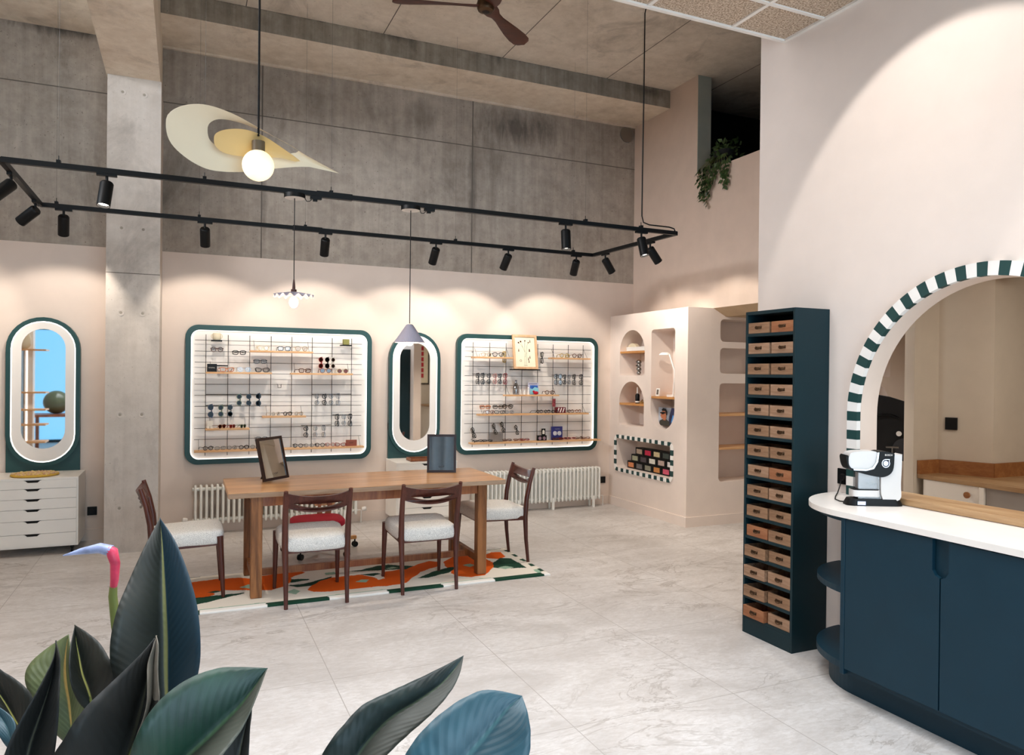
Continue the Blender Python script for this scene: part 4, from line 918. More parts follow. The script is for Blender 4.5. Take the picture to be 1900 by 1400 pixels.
MB().box(3.69, 3.79, 7.7988, 7.8, 1.40, 1.475).build('sky', paint('card blue', '2b62b8', .6, var=.3, scale=20).name, t); MB().plate([[(3.69, 1.37), (3.80, 1.37), (3.80, 1.44), (3.75, 1.455), (3.72, 1.43), (3.69, 1.44)]], 'y', 7.7976, 7.7987).build('sea', paint('card aqua', '8fd4e4', .6).name, t)
MB().box(3.675, 3.785, 7.7988, 7.8, 1.488, 1.494).build('caption', 'glasses navy', t)
t = thing('red_bird', 'small red ceramic bird in front of the blue postcard', 'ornament', (3.755, 7.775, 1.3665))
m = MB().sphere((3.755, 7.775, 1.3865), .022, 14, 0, (1.5, 1, .9)); m.sphere((3.728, 7.775, 1.402), .013, 12); m.build('body', 'red felt', t, smooth=60)
m = MB().tube([(3.716, 7.775, 1.402), (3.703, 7.775, 1.399)], [.004, .001], 6); m.build('beak', 'brass', t)
t = thing('display_box', 'dark red patterned display box with white shapes on the middle shelf, right board', 'box', (4.09, 7.80, 1.1465))
MB().box(4.03, 4.16, 7.79, 7.83, 1.1465, 1.215, c=.001).build('body', paint('box maroon', '6a1420', .5).name, t)
m = MB()
for x in (4.06, 4.095, 4.13): m.plate([[(x - .016, 1.155), (x - .004, 1.152), (x + .016, 1.205), (x + .004, 1.21)]], 'y', 7.7885, 7.79)
m.build('white_shapes', 'white', t)
t = thing('red_banner', 'narrow red and white patterned card hanging on the right board', 'card', (4.035, 7.845, 1.31))
MB().box(4.01, 4.05, 7.842, 7.846, 1.22, 1.315).build('card', paint('banner pink', 'c65a62', .6, var=.4, scale=60).name, t)
t = thing('acrylic_block', 'clear acrylic block with glasses resting on it on the bottom shelf, right board', 'display block', (3.27, 7.80, .8245)); MB().box(3.19, 3.345, 7.78, 7.82, .8245, .925, c=.002).build('block', 'clear acrylic', t)
t = thing('photo_cube', 'black photo cube with pale round faces on the bottom shelf of the right board', 'picture', (3.87, 7.80, .8245))
MB().box(3.79, 3.91, 7.79, 7.82, .8245, .885, c=.001).build('body', 'black satin', t); m = MB()
for x in (3.822, 3.878): m.lathe([(.001, 0), (.020, 0)], (x, 7.7893, .852), 16, 0, (0, -1, 0))
m.build('faces', paint('photo mauve', 'a58a98', .6, var=.3, scale=50).name, t)
t = thing('portrait_card', 'black card with a pale profile head standing on the photo cube', 'picture', (3.87, 7.80, .8855)); MB().box(3.845, 3.895, 7.795, 7.80, .8855, .965).build('card', 'black satin', t)
MB().plate([[(3.856, .90), (3.884, .90), (3.886, .93), (3.880, .945), (3.868, .952), (3.857, .943), (3.855, .92)]], 'y', 7.794, 7.795).build('head_shape', 'off white', t)
t = thing('blue_book', 'upright blue book with two striped white discs on the bottom shelf', 'book', (4.06, 7.82, .8245))
MB().box(3.985, 4.128, 7.805, 7.83, .8245, .985, c=.001).build('cover', paint('book blue', '23286e', .5).name, t)
m = MB()
for cx_ in (4.028, 4.086):
    for q in range(-3, 4):
        d = q * .0078; hw = math.sqrt(max(0, .026 ** 2 - d * d)); u = Vector((.6, .8)); n2 = Vector((.8, -.6)); c = Vector((cx_, .905)) + n2 * d
        a, b = c - u * hw, c + u * hw; m.plate([[tuple(a - n2 * .0022), tuple(b - n2 * .0022), tuple(b + n2 * .0022), tuple(a + n2 * .0022)]], 'y', 7.8038, 7.805)
m.build('striped_discs', 'white', t); text_mesh('VIDGITRA', 'title', .015, 'poster grey', facing((4.057, 7.8045, .955), (1, 0, 0), (0, 0, 1)), t)
# ------------------------------------------------------------------ rug
from mathutils.geometry import intersect_point_line
RUG = {
'orange': [[(0.05,6.03),(0.21,6.04),(0.39,6.03),(0.48,5.95),(0.55,6.01),(0.74,6.06),(0.85,6.05),(0.88,5.99),(0.76,5.88),(0.74,5.74),(0.68,5.66),(0.58,5.60),(0.47,5.63),(0.38,5.68),(0.27,5.72),(0.20,5.68),(0.2,5.62),(0.15,5.59),(0.04,5.61),(-0.06,5.7),(-0.06,5.95)],
 [(0.83,5.5),(0.87,5.61),(0.95,5.70),(1.05,5.76),(1.17,5.78),(1.28,5.76),(1.35,5.66),(1.37,5.57),(1.42,5.60),(1.42,5.70),(1.46,5.78),(1.56,5.79),(1.66,5.82),(1.79,5.91),(1.9,5.97),(1.97,5.93),(1.93,5.79),(1.73,5.67),(1.62,5.52),(1.54,5.41),(1.38,5.39),(1.16,5.41),(0.98,5.40),(0.86,5.44)],
 [(2.0,5.9),(2.12,6.02),(2.29,6.04),(2.37,5.86),(2.39,5.68),(2.3,5.55),(2.17,5.39),(2.06,5.38),(1.97,5.44),(1.95,5.55),(1.98,5.66),(1.97,5.78)],
 [(2.41,5.99),(2.50,6.07),(2.58,6.05),(2.57,5.89),(2.47,5.82),(2.39,5.88)]],
'green': [[(-0.06,5.55),(0.07,5.60),(0.2,5.60),(0.39,5.61),(0.40,5.59),(0.3,5.54),(0.18,5.47),(0.05,5.43),(-0.06,5.45)],[(0.70,5.67),(0.82,5.67),(0.95,5.74),(1.05,5.79),(1.05,5.76),(0.95,5.70),(0.86,5.60),(0.76,5.60)],[(0.75,5.83),(0.88,5.80),(0.88,5.77),(0.74,5.73)],
 [(1.2,5.90),(1.31,5.90),(1.45,5.98),(1.55,5.98),(1.73,5.87),(1.64,5.79),(1.46,5.84),(1.26,5.87)],[(1.66,5.51),(1.81,5.63),(2.0,5.73),(2.04,5.71),(1.94,5.57),(1.75,5.49)],[(2.38,5.71),(2.5,5.86),(2.58,5.80),(2.58,5.48),(2.39,5.52),(2.32,5.58)],[(1.27,5.77),(1.41,5.77),(1.43,5.74),(1.36,5.69)],[(.16,5.70),(.22,5.73),(.26,5.70),(.20,5.67)]],
'mint': [[(0.38,5.75),(0.44,5.81),(0.48,5.76),(0.45,5.69)],[(0.68,5.5),(0.74,5.56),(0.78,5.49),(0.73,5.42)],[(1.19,5.58),(1.24,5.63),(1.30,5.6),(1.27,5.54)],[(1.02,5.91),(1.1,5.93),(1.11,5.85),(1.02,5.85)],[(2.12,5.74),(2.19,5.77),(2.22,5.71),(2.15,5.66)],[(2.36,5.56),(2.44,5.59),(2.49,5.53),(2.40,5.49)],[(1.5,5.88),(1.57,5.90),(1.60,5.85),(1.52,5.84)]]}
RC = dict(orange=srgb('d85a12'), green=srgb('1d4030'), mint=srgb('93b09a'), cream=srgb('e6ded0'), white=srgb('efece6'))
def inpoly(x, y, P):
    r = False; j = len(P) - 1
    for i in range(len(P)):
        if (P[i][1] > y) != (P[j][1] > y) and x < (P[j][0] - P[i][0]) * (y - P[i][1]) / (P[j][1] - P[i][1]) + P[i][0]: r = not r
        j = i
    return r
rx0, rx1, ry0, ry1 = -.06, 2.68, 5.243, 6.175; NXr, NYr = 420, 142
def rugcol(x, y):
    if y < ry0 + .055: return RC['green'] if int((x - .10) // .42) % 2 == 1 or x < .10 else RC['white']
    if y > ry1 - .02: return RC['green'] if int((x + .3) // .42) % 2 == 0 else RC['cream']
    if x > rx1 - .085:
        return RC['green'] if (int((y - ry0) // .085) + int((x - rx1 + .085) // .0425)) % 2 == 0 and x > rx1 - .0425 else RC['mint'] if y < 5.40 and x < rx1 - .0425 else RC['cream']
    if y < ry0 + .067: return RC['mint'] if int((x - .1) // .42) % 2 == 0 else RC['cream']
    for nm in ('mint', 'green', 'orange'):
        for P in RUG[nm]:
            if inpoly(x, y, P): return RC[nm]
    return RC['cream']
vs, cols_ = [], []
for j in range(NYr + 1):
    for i in range(NXr + 1):
        x = rx0 + (rx1 - rx0) * i / NXr; y = ry0 + (ry1 - ry0) * j / NYr; e = min(x - rx0, rx1 - x, y - ry0, ry1 - y)
        wob = .004 * sin(x * 23) + .003 * sin(x * 57 + y * 9); wo2 = .004 * sin(y * 31)
        vs.append((x, y, .0145 - .006 * max(0, 1 - e / .012) ** 2)); cols_.append(rugcol(x + wo2, y + (wob if .07 < y - ry0 < .9 else 0)))
fs = [(j * (NXr + 1) + i, j * (NXr + 1) + i + 1, (j + 1) * (NXr + 1) + i + 1, (j + 1) * (NXr + 1) + i) for j in range(NYr) for i in range(NXr)]
rim = [i for i in range(NXr + 1)] + [j * (NXr + 1) + NXr for j in range(1, NYr + 1)] + [NYr * (NXr + 1) + i for i in range(NXr - 1, -1, -1)] + [j * (NXr + 1) for j in range(NYr - 1, 0, -1)]
b0 = len(vs)
for i in rim: vs.append((vs[i][0], vs[i][1], .0005)); cols_.append(cols_[i])
for k in range(len(rim)): fs.append((rim[k], rim[(k + 1) % len(rim)], b0 + (k + 1) % len(rim), b0 + k))
me = bpy.data.meshes.new('rug'); me.from_pydata(vs, [], fs); ca = me.color_attributes.new('pattern', 'FLOAT_COLOR', 'POINT')
ca.data.foreach_set('color', [c for q in cols_ for c in q])
t = NT('rug wool'); at = t.node('ShaderNodeAttribute', attribute_name='pattern'); n = t.noise(t.coord(), 160, 3, .7)
t.set(.95, 0, .15, t.mix(.35, at.outputs['Color'], t.ramp(n, [(.3, (.45,) * 3), (.7, (.62,) * 3)]), 'OVERLAY')); t.bump(n, .7, .006); me.materials.append(t.m)
rug = bpy.data.objects.new('rug', me); COL.objects.link(rug); tag(rug, 'cream tufted rug with orange flowers and green border under the wooden table', 'rug')
# ------------------------------------------------------------------ dining table
tb = thing('dining_table', 'long rustic wooden table with trestle legs standing on the patterned rug', 'table', (1.31, 5.78, 0))
m = MB().box(.277, 2.345, 5.388, 6.185, .725, .762, c=.003); m.build('tabletop', 'table top', tb)
MB().box(.2765, 2.3455, 5.386, 5.3885, .727, .760).build('front_edge', 'table edge', tb)
for x in (.428, 2.122):
    for y in (5.422, 6.052): MB().box(x, x + .076, y, y + .076, 0.016, .725, c=.003).build('leg', 'table leg', tb)
    MB().box(x + .02, x + .058, 5.498, 6.052, .10, .155).build('cross_stretcher', 'table leg', tb); MB().box(x + .02, x + .058, 5.498, 6.052, .655, .725).build('end_rail', 'table leg', tb)
MB().box(.448 + .02, 2.16, 5.757, 5.793, .085, .133).build('long_stretcher', 'light walnut', tb)
for y in (5.44, 6.085): MB().box(.504, 2.122, y, y + .025, .655, .725).build('side_rail', 'light walnut', tb)
# ------------------------------------------------------------------ dining chairs
def stack(m, rings, mi=0, cap=True):
    n = len(rings[0]); vs = [p for r in rings for p in r]
    fs = [(i * n + k, i * n + (k + 1) % n, (i + 1) * n + (k + 1) % n, (i + 1) * n + k) for i in range(len(rings) - 1) for k in range(n)]
    if cap: fs += [tuple(range(n)), tuple((len(rings) - 1) * n + k for k in range(n))]
    m.add(vs, fs, mi)
def make_chair():
    r = thing('dining_chair', '', 'chair')
    for sg in (-1, 1):
        m = MB().tube([(sg * .205, -.250, .0005), (sg * .206, -.222, .20), (sg * .210, -.205, .40), (sg * .212, -.212, .55), (sg * .214, -.235, .68), (sg * .216, -.268, .802)], [.0135, .0175, .0225, .021, .019, .0145], 8)
        m.build('leg', 'chair wood', r, smooth=60)
        MB().tube([(sg * .228, .238, .0005), (sg * .225, .232, .22), (sg * .222, .225, .43)], [.0125, .018, .0225], 8).build('leg', 'chair wood', r, smooth=60)
    N = 24
    us = [-1 + 2 * k / N for k in range(N + 1)]
    outer = [(u * .212, .790 - .026 * (1 - abs(u) ** 2.2)) for u in us] + [(u * .212, .652 + .036 * abs(u) ** 2) for u in reversed(us)]
    vv = [-.80 + 1.6 * k / 20 for k in range(21)]
    inner = [(u * .212, .712 + .006 * u * u) for u in vv] + [(u * .212, .7158 - .034 * (1 - (u / .8) ** 2)) for u in reversed(vv[1:-1])]
    m = MB().plate([outer, inner], 'y', -.012, .012)
    for i, p in enumerate(m.v):
        u = p[0] / .212; lean = -.235 - .033 * ((p[2] - .68) / .12); m.v[i] = (p[0], p[1] + lean - .038 * (1 - u * u), p[2])
    m.build('backrest', 'chair wood', r, smooth=35)
    m = MB().box(-.205, .205, -.212, -.192, .365, .40); m.box(-.215, .215, .215, .235, .365, .40)
    for sg in (-1, 1): m.box(sg * .2, sg * .22, -.2, .22, .365, .40)
    m.build('seat_frame', 'chair wood', r)
    m = MB(); rings = []
    for z, s in ((.375, .96), (.383, .995), (.41, 1.01), (.445, 1.0), (.462, .975), (.472, .92), (.479, .78), (.483, .5), (.484, .15)):
        ring = []
        for k in range(40):
            a = 2 * pi * k / 40; e = .28; x = abs(cos(a)) ** e * (1 if cos(a) >= 0 else -1); y = abs(sin(a)) ** e * (1 if sin(a) >= 0 else -1)
            w = .232 if y > 0 else .222; ring.append((x * w * s, .015 + y * .240 * s, z + (.006 * sin(9 * a) * .3 if s > .9 else 0)))
        rings.append(ring)
    stack(m, rings); m.build('seat', 'boucle', r, smooth=60)
    return r
ch = make_chair(); first = True
for x, y, rz, lb in ((.838, 5.395, 0, 'walnut chair with cream boucle seat, left of the two chairs facing away'),
                     (1.652, 5.418, 0, 'walnut chair with cream boucle seat, right of the two chairs facing away'),
                     (.02, 5.78, -90, 'walnut chair at the left end of the table, half hidden by the plant'),
                     (2.42, 5.85, 90, 'walnut chair with cream boucle seat at the right end of the table')):
    o = ch if first else copy_tree(ch); first = False
    o.location = (x, y, .0146 if rz else .001); o.rotation_euler.z = radians(rz); o['label'] = lb; o['group'] = 'dining chairs around the long table'
    if rz != 90: o.location.z = .0075; o.rotation_euler.x = radians(1.65)
# swivel chair behind the table
oc = thing('swivel_chair', 'low swivel chair with red felt seat and oak star base behind the table', 'chair', (1.12, 6.70, 0))
m = MB(); rings = []
for z, s in ((.285, .96), (.295, 1.0), (.325, 1.0), (.337, .95), (.341, .6)):
    rings.append([(1.06 + .225 * s * abs(cos(a)) ** .6 * (1 if cos(a) > 0 else -1), 6.52 + .21 * s * abs(sin(a)) ** .6 * (1 if sin(a) > 0 else -1), z) for a in [2 * pi * k / 32 for k in range(32)]])
stack(m, rings); m.build('seat', 'red felt', oc, smooth=50)
MB().lathe([(.03, .09), (.03, .285)], (1.12, 6.70, 0), 14).build('column', 'black satin', oc, smooth=40)
MB().box(1.0, 1.16, 6.45, 6.75, .262, .285).build('seat_plate', 'black satin', oc)
for k in range(5):
    a = radians(250 + 72 * k - 20); dx, dy = cos(a), sin(a); ex, ey = 1.12 + dx * .33, 6.70 + dy * .33
    R_ = Matrix.Rotation(a, 4, 'Z'); q = MB().box(.02, .34, -.02, .02, .075, .105, c=.003); q.xf(Matrix.Translation((1.12, 6.70, 0)) @ R_); q.build('base_arm', 'oak shelf y', oc)
    q = MB(); 
    for s_ in (-.012, .012): q.lathe([(.001, -.008), (.024, -.008), (.026, 0), (.024, .008), (.001, .008)], (ex + s_ * -dy, ey + s_ * dx, .0265), 18, 0, (-dy, dx, 0))
    q.tube([(ex, ey, .03), (ex, ey, .076)], .007, 8); q.build('caster', 'black satin', oc, smooth=40)
m = MB().plate([[(1.09, .33), (1.14, .33), (1.125, .40), (1.14, .46), (1.085, .46), (1.10, .40)]], 'y', 6.74, 6.755); m.plate([[(1.16, .33), (1.215, .33), (1.23, .47), (1.165, .47), (1.185, .40)]], 'y', 6.74, 6.755); m.build('back_bracket', 'light walnut', oc)
MB().plate([rrect(1.07, 1.25, .40, .46, .01, 3)], 'y', 6.757, 6.77).build('back_support', 'oak shelf', oc)
m = MB().plate([[(1.08, .46), (1.23, .46), (1.27, .56), (1.25, .60), (1.06, .60), (1.04, .56)]], 'y', 6.735, 6.76); m.build('backrest', 'walnut dark', oc)
# ------------------------------------------------------------------ table mirrors
def table_mirror(b0, u, back, w, h, lean, roll, label, name='table_mirror'):
    b0 = Vector(b0); u = Vector(u).normalized(); bk = Vector(back).normalized(); a = radians(lean)
    upv = (Vector((0, 0, 1)) * cos(a) + bk * sin(a)).normalized(); rl = radians(roll); u2 = u * cos(rl) - upv * sin(rl); up2 = upv * cos(rl) + u * sin(rl); nrm = u2.cross(up2)
    t = thing(name, label, 'mirror', tuple(b0 + u * w / 2)); MM = Matrix(((u2.x, nrm.x * -1, up2.x, b0.x), (u2.y, -nrm.y, up2.y, b0.y), (u2.z, -nrm.z, up2.z, b0.z), (0, 0, 0, 1)))
    def bd(mb, nm, mt): mb.xf(MM); return mb.build(nm, mt, t)
    f = .020
    bd(MB().plate([[(0, 0), (w, 0), (w, h), (0, h)], [(f, f), (w - f, f), (w - f, h - f), (f, h - f)]], 'y', -.002, .018), 'frame', paint('frame espresso', '2a1512', .35, var=.1).name)
    bd(MB().box(f - .002, w - f + .002, .004, .008, f - .002, h - f + .002), 'mirror_glass', 'mirror'); bd(MB().box(.004, w - .004, .010, .017, .004, h - .004), 'backing', 'black matte')
    text_mesh('OOIT', 'lettering', .020, 'frame espresso', MM @ Matrix(((1, 0, 0, w / 2), (0, 0, -1, .0035), (0, 1, 0, .048), (0, 0, 0, 1))), t, .0003)
    # fold-out leg at the back
    p0 = b0 + u * w * .5 + up2 * (h * .45) + bk * .02; foot = b0 + u * w * .5 + bk * (h * .45 * sin(a) + .10); foot.z = b0.z + .001
    m = MB(); 
    for s_ in (-.045, .045): pass
    m.add([p0 - u * .03, p0 + u * .03, foot + u * .05, foot - u * .05, p0 - u * .03 + bk * .006, p0 + u * .03 + bk * .006, foot + u * .05 + bk * .006, foot - u * .05 + bk * .006], [(0, 1, 2, 3), (4, 5, 6, 7), (0, 1, 5, 4), (1, 2, 6, 5), (2, 3, 7, 6), (3, 0, 4, 7)])
    m.build('easel_leg', 'black matte', t)
table_mirror((.548, 5.807, .7635 + .010), (.877, .481, 0), (-.481, .877, 0), .2247, .33, 14, -3, 'dark framed table mirror leaning back at the left end of the table')
table_mirror((1.874, 5.98, .7635), (.944, -.331, 0), (.331, .944, 0), .2448, .322, 6, 0, 'dark framed table mirror standing upright near the right end of the table')
# ------------------------------------------------------------------ drawer cabinets
def drawer_cabinet(x0, x1, yf, label, zb=.07, zt=.668):
    t = thing('drawer_cabinet', label, 'cabinet', ((x0 + x1) / 2, (yf + 7.9) / 2, 0))
    MB().box(x0, x1, yf + .004, 7.91, zb, zt, c=.0015).build('body', 'white lacquer', t)
    MB().box(x0, x1, yf - .001, yf + .004, zt - .014, zt).build('top_edge', 'white lacquer', t)
    zz = [.650, .577, .489, .401, .303, .190, .085]; cx = (x0 + x1) / 2
    for i in range(6):
        a, b = zz[i + 1] + .0025, zz[i] - .0008; hw = .066
        loop = [(x0 + .014, a), (x1 - .014, a), (x1 - .014, b), (cx + hw, b), (cx + hw * .8, b - .004), (cx + hw * .55, b - .019), (cx - hw * .55, b - .019), (cx - hw * .8, b - .004), (cx - hw, b), (x0 + .014, b)]
        d = MB().plate([loop], 'y', yf - .009, yf + .003).build('drawer', 'white lacquer', t)
        MB().box(cx - hw, cx + hw, yf - .002, yf + .0035, b - .022, b).build('grip_recess', 'drawer dark', d)
    for x in (x0 + .05, x1 - .05):
        for y in (yf + .05, 7.86):
            q = MB(); q.lathe([(.001, -.009), (.026, -.009), (.026, .009), (.001, .009)], (x, y, .0265), 18, 0, (1, 0, 0)); q.box(x - .014, x + .014, y - .014, y + .014, .045, zb); q.build('caster', 'black satin', t, smooth=40)
    return t
drawer_cabinet(-1.525, -.845, 7.42, 'white six drawer cabinet on casters below the left oval mirror')
drawer_cabinet(2.012, 2.68, 7.47, 'white six drawer cabinet on casters behind the table below the centre mirror')
m = MB(); rnd = random.Random(5)
m.lathe([(.001, .0), (.175, 0), (.185, .008), (.178, .020), (.001, .024)], (-1.20, 7.62, .6685), 40)
for k in range(260):
    r = .172 * math.sqrt(rnd.random()); a = rnd.random() * 6.283; m.sphere((-1.20 + r * cos(a), 7.62 + r * sin(a), .6885), .011, 6, k % 3 and 1 or 2, (1, 1, .6))
tag(m.build('round_mat', [paint('straw', 'caa23e', .8).name, paint('straw light', 'e2c98c', .8).name, paint('straw pink', 'cfa090', .8).name], smooth=40), 'round yellow beaded mat lying on the left drawer cabinet', 'mat')
t = thing('tray', 'brown wooden tray lying on the middle drawer cabinet', 'tray', (2.30, 7.60, .6685)); MB().box(2.18, 2.44, 7.52, 7.70, .6685, .674).build('bottom', 'walnut dark', t)
m = MB(); m.box(2.18, 2.44, 7.52, 7.528, .674, .700); m.box(2.18, 2.44, 7.692, 7.70, .674, .700); m.box(2.18, 2.188, 7.528, 7.692, .674, .700); m.box(2.432, 2.44, 7.528, 7.692, .674, .700); m.build('rim', 'light walnut', t)
for x, z, lb in ((-.79, .275, 'black wall socket low on the wall beside the left drawer cabinet'), (4.765, .30, 'black wall socket low on the wall right of the right radiator')):
    t = thing('wall_socket', lb, 'socket', (x, WY - .002, z)); MB().box(x - .04, x + .04, WY - .014, WY - .0025, z - .04, z + .04, c=.002).build('cover_plate', 'black satin', t); MB().lathe([(.020, 0), (.020, .001), (.001, .001)], (x, WY - .0142, z), 16, 0, (0, -1, 0)).build('outlet', 'black', t)
# ------------------------------------------------------------------ radiators
def radiator(x0, n, zb, zt, label, ys_, pitch, legs):
    t = thing('radiator', label, 'radiator', (x0 + n * pitch / 2, 7.86, 0)); m = MB(); r = .0125; zl, zh = zb + .03, zt - .03
    for k in range(n):
        x = x0 + (k + .5) * pitch
        for y in ys_:
            m.tube([(x, y, zb), (x, y, zb + .01), (x, y, zl), (x, y, zh), (x, y, zt - .012), (x, y + (.012 if y == ys_[0] else -.012), zt)], [.006, r, r, r, r, r * .8], 7)
        m.tube([(x, ys_[0] + .008, zt - .006), (x, ys_[-1] - .008, zt - .006)], r, 7); m.tube([(x, ys_[0], zb + .03), (x, ys_[-1], zb + .03)], .014, 7)
    for z in (zb + .035, zt - .035): m.tube([(x0, (ys_[0] + ys_[-1]) / 2, z), (x0 + n * pitch, (ys_[0] + ys_[-1]) / 2, z)], .018, 8)
    m.build('columns', 'white enamel', t, smooth=60)
    for x in legs:
        for y in (ys_[0], ys_[-1]): MB().box(x - .014, x + .014, y - .012, y + .012, 0, zb + .05, c=.002).build('foot', 'white enamel', t)
    return t
t = radiator(.075, 32, .10, .475, 'white column radiator behind the left part of the table', (7.80, 7.85, 7.90), .0505, (.2, 1.55))
for x, sg in ((.075, -1), (1.691, 1)):
    q = MB().tube([(x, 7.85, .135), (x + sg * .03, 7.85, .135), (x + sg * .04, 7.85, .13), (x + sg * .04, 7.85, .001)], .008, 8); q.lathe([(.001, 0), (.022, 0), (.024, .03), (.018, .045), (.001, .046)], (x + sg * .05, 7.84, .145), 14, 0, (sg, -.4, .2)); q.build('valve', 'trim white', t, smooth=50)
t = radiator(2.99, 33, .09, .478, 'long white column radiator on feet below the right display board', (7.78, 7.83, 7.88), .0505, (3.55, 4.0, 4.55))
MB().tube([(4.66, 7.83, .125), (4.70, 7.83, .125), (4.71, 7.83, .12), (4.71, 7.83, .001)], .008, 8).build('pipe', 'trim white', t, smooth=50)
# ------------------------------------------------------------------ track lighting
ZR = 2.905; paint('wire grey', '4c4845', .6)
def rail_y(x, far): return (6.866 + (x + 1.04) / 5.07 * .124) if far else (5.505 + (x + 1.043) / 5.093 * .065)
NL, NRr, FL, FR = (-1.06, 5.504), (4.10, 5.571), (-1.06, 6.866), (4.05, 6.99)
tr = thing('lighting_track', 'black rectangular lighting track hanging on thin wires over the table', 'lighting track', (1.5, 6.2, ZR))
def bar3(a, b, w, h, name, mat='black satin', z=ZR, parent=tr):
    a, b = Vector((a[0], a[1], 0)), Vector((b[0], b[1], 0)); d = (b - a).normalized(); n = Vector((-d.y, d.x, 0)) * w / 2; m = MB()
    m.add([p + o + Vector((0, 0, zz)) for p in (a, b) for o in (n, -n) for zz in (z - h / 2, z + h / 2)], [(0, 1, 3, 2), (4, 6, 7, 5), (0, 4, 5, 1), (2, 3, 7, 6), (0, 2, 6, 4), (1, 5, 7, 3)])
    return m.build(name, mat, parent)
for a, b in ((NL, NRr), (FL, FR), (NL, FL), (NRr, FR)): bar3(a, b, .034, .034, 'rail')
for x, far in ((1.0, 0), (1.01, 1)): bar3((x - .13, rail_y(x - .13, far)), (x + .13, rail_y(x + .13, far)), .040, .044, 'coupler')
for x, far in ((-.752, 0), (.112, 0), (.975, 0), (3.14, 0), (3.713, 0), (-.95, 1), (.10, 1), (.99, 1), (2.45, 1), (3.80, 1)):
    y = rail_y(x, far); m = MB().tube([(x, y, ZR + .05), (x, y, ZC)], .0008, 4); m.build('suspension_wire', 'wire grey', tr)
    m = MB().box(x - .012, x + .012, y - .02, y + .02, ZR + .017, ZR + .035); m.tube([(x, y, ZR + .035), (x, y, ZR + .065)], .003, 6); m.build('clip', 'black satin', tr)
t = thing('supply_cable', 'black cable dropping from the ceiling to the right end of the lighting track', 'cable', (3.72, 5.56, ZC))
MB().tube([(3.78, 5.52, ZC - .01), (3.735, 5.54, ZC - .04), (3.722, 5.555, ZC - .12), (3.72, 5.555, 4.0), (3.716, 5.556, 3.4), (3.715, 5.556, ZR + .12), (3.735, 5.56, ZR + .065), (3.80, 5.565, ZR + .05), (4.02, 5.57, ZR + .05), (4.075, 5.571, ZR + .04), (4.085, 5.571, ZR + .02)], .006, 6).build('cord', 'black', t, smooth=60)
def spot(x, y, d, label, along, lit, w=SPOT_W, angle=95, blend=.35, z=ZR, col=(1, .90, .79), top=True):
    t = thing('track_spotlight', label, 'spotlight', (x, y, z), group='black cylinder spotlights on the lighting track')
    a = Vector(along).normalized(); n = Vector((-a.y, a.x, 0)); d = Vector(d).normalized(); m = MB()
    m.add([Vector((x, y, z)) + a * p + n * q + Vector((0, 0, r)) for p in (-.06, .06) for q in (-.016, .016) for r in (-.034, -.0172)], [(0, 1, 3, 2), (4, 6, 7, 5), (0, 4, 5, 1), (2, 3, 7, 6), (0, 2, 6, 4), (1, 5, 7, 3)]); m.build('adapter', 'black satin', t)
    j = Vector((x, y, z - .085)); MB().tube([(x, y, z - .034), j], .009, 8).build('stem', 'black satin', t, smooth=50)
    c = j + d * -.012
    MB().lathe([(.001, 0), (.034, 0), (.040, .008), (.041, .012), (.041, .168), (.037, .168), (.036, .15), (.001, .149)], c, 24, 0, d).build('housing', 'black satin', t, smooth=40)
    MB().lathe([(.001, .151), (.034, .151)], c, 20, 0, d).build('lens', 'spot lens', t)
    lamp('spot_beam', 'SPOT', tuple(c + d * .172), w, col, tuple(c + d * 1.0), t, .03, angle, blend)
    return t
E_, F_ = 'far rail', 'near rail'
for x, dx, lb in ((-.90, -.08, 'leftmost of the spotlights on the far rail'), (.146, .04, 'second from the left on the far rail'), (1.173, .03, 'third from the left on the far rail'), (2.247, -.05, 'third from the right on the far rail'), (3.033, -.12, 'second from the right on the far rail'), (3.84, .10, 'rightmost on the far rail')):
    spot(x, rail_y(x, 1), (dx, .60, -.80), 'black cylinder spotlight, ' + lb, (1, .02, 0), 0)
spot(-.48, rail_y(-.48, 0), (-.10, -.22, -.95), 'black spotlight with bright lens on the near rail in front of the column', (1, .02, 0), 1, angle=90, w=60)
spot(2.948, rail_y(2.948, 0), (0, -.10, -.99), 'black spotlight with bright lens hanging straight down on the near rail', (1, .02, 0), 1, angle=100, w=75)
spot(3.718, rail_y(3.718, 0), (.10, -.22, -.96), 'black spotlight with bright lens nearest the right end of the near rail', (1, .02, 0), 1, angle=100, w=75)
spot(4.06, 6.75, (.62, .12, -.78), 'black spotlight tilted right, on the right end rail nearer the back', (0, 1, 0), 0)
spot(4.09, 5.97, (.66, .05, -.75), 'black spotlight tilted right, on the right end rail nearer the front', (0, 1, 0), 0)
spot(-1.06, 5.80, (-.55, -.45, -.70), 'large looking black spotlight at the left image edge aimed down left', (0, 1, 0), 1, w=30)
spot(-1.06, 6.66, (-.66, .42, -.52), 'black spotlight tilted left at the back of the left end rail', (0, 1, 0), 0)
# two spots of the front half that wash the arch wall
for y in (2.5, .95):
    t = spot(2.30, y, (.72, 0, -.69), 'black ceiling spotlight lighting the arch wall, %s' % ('nearer the tower' if y > 1 else 'nearer the window'), (0, 1, 0), 0, w=46, angle=78, blend=.12, z=3.70, col=(1, .93, .86)); t['group'] = 'spotlights under the suspended ceiling'
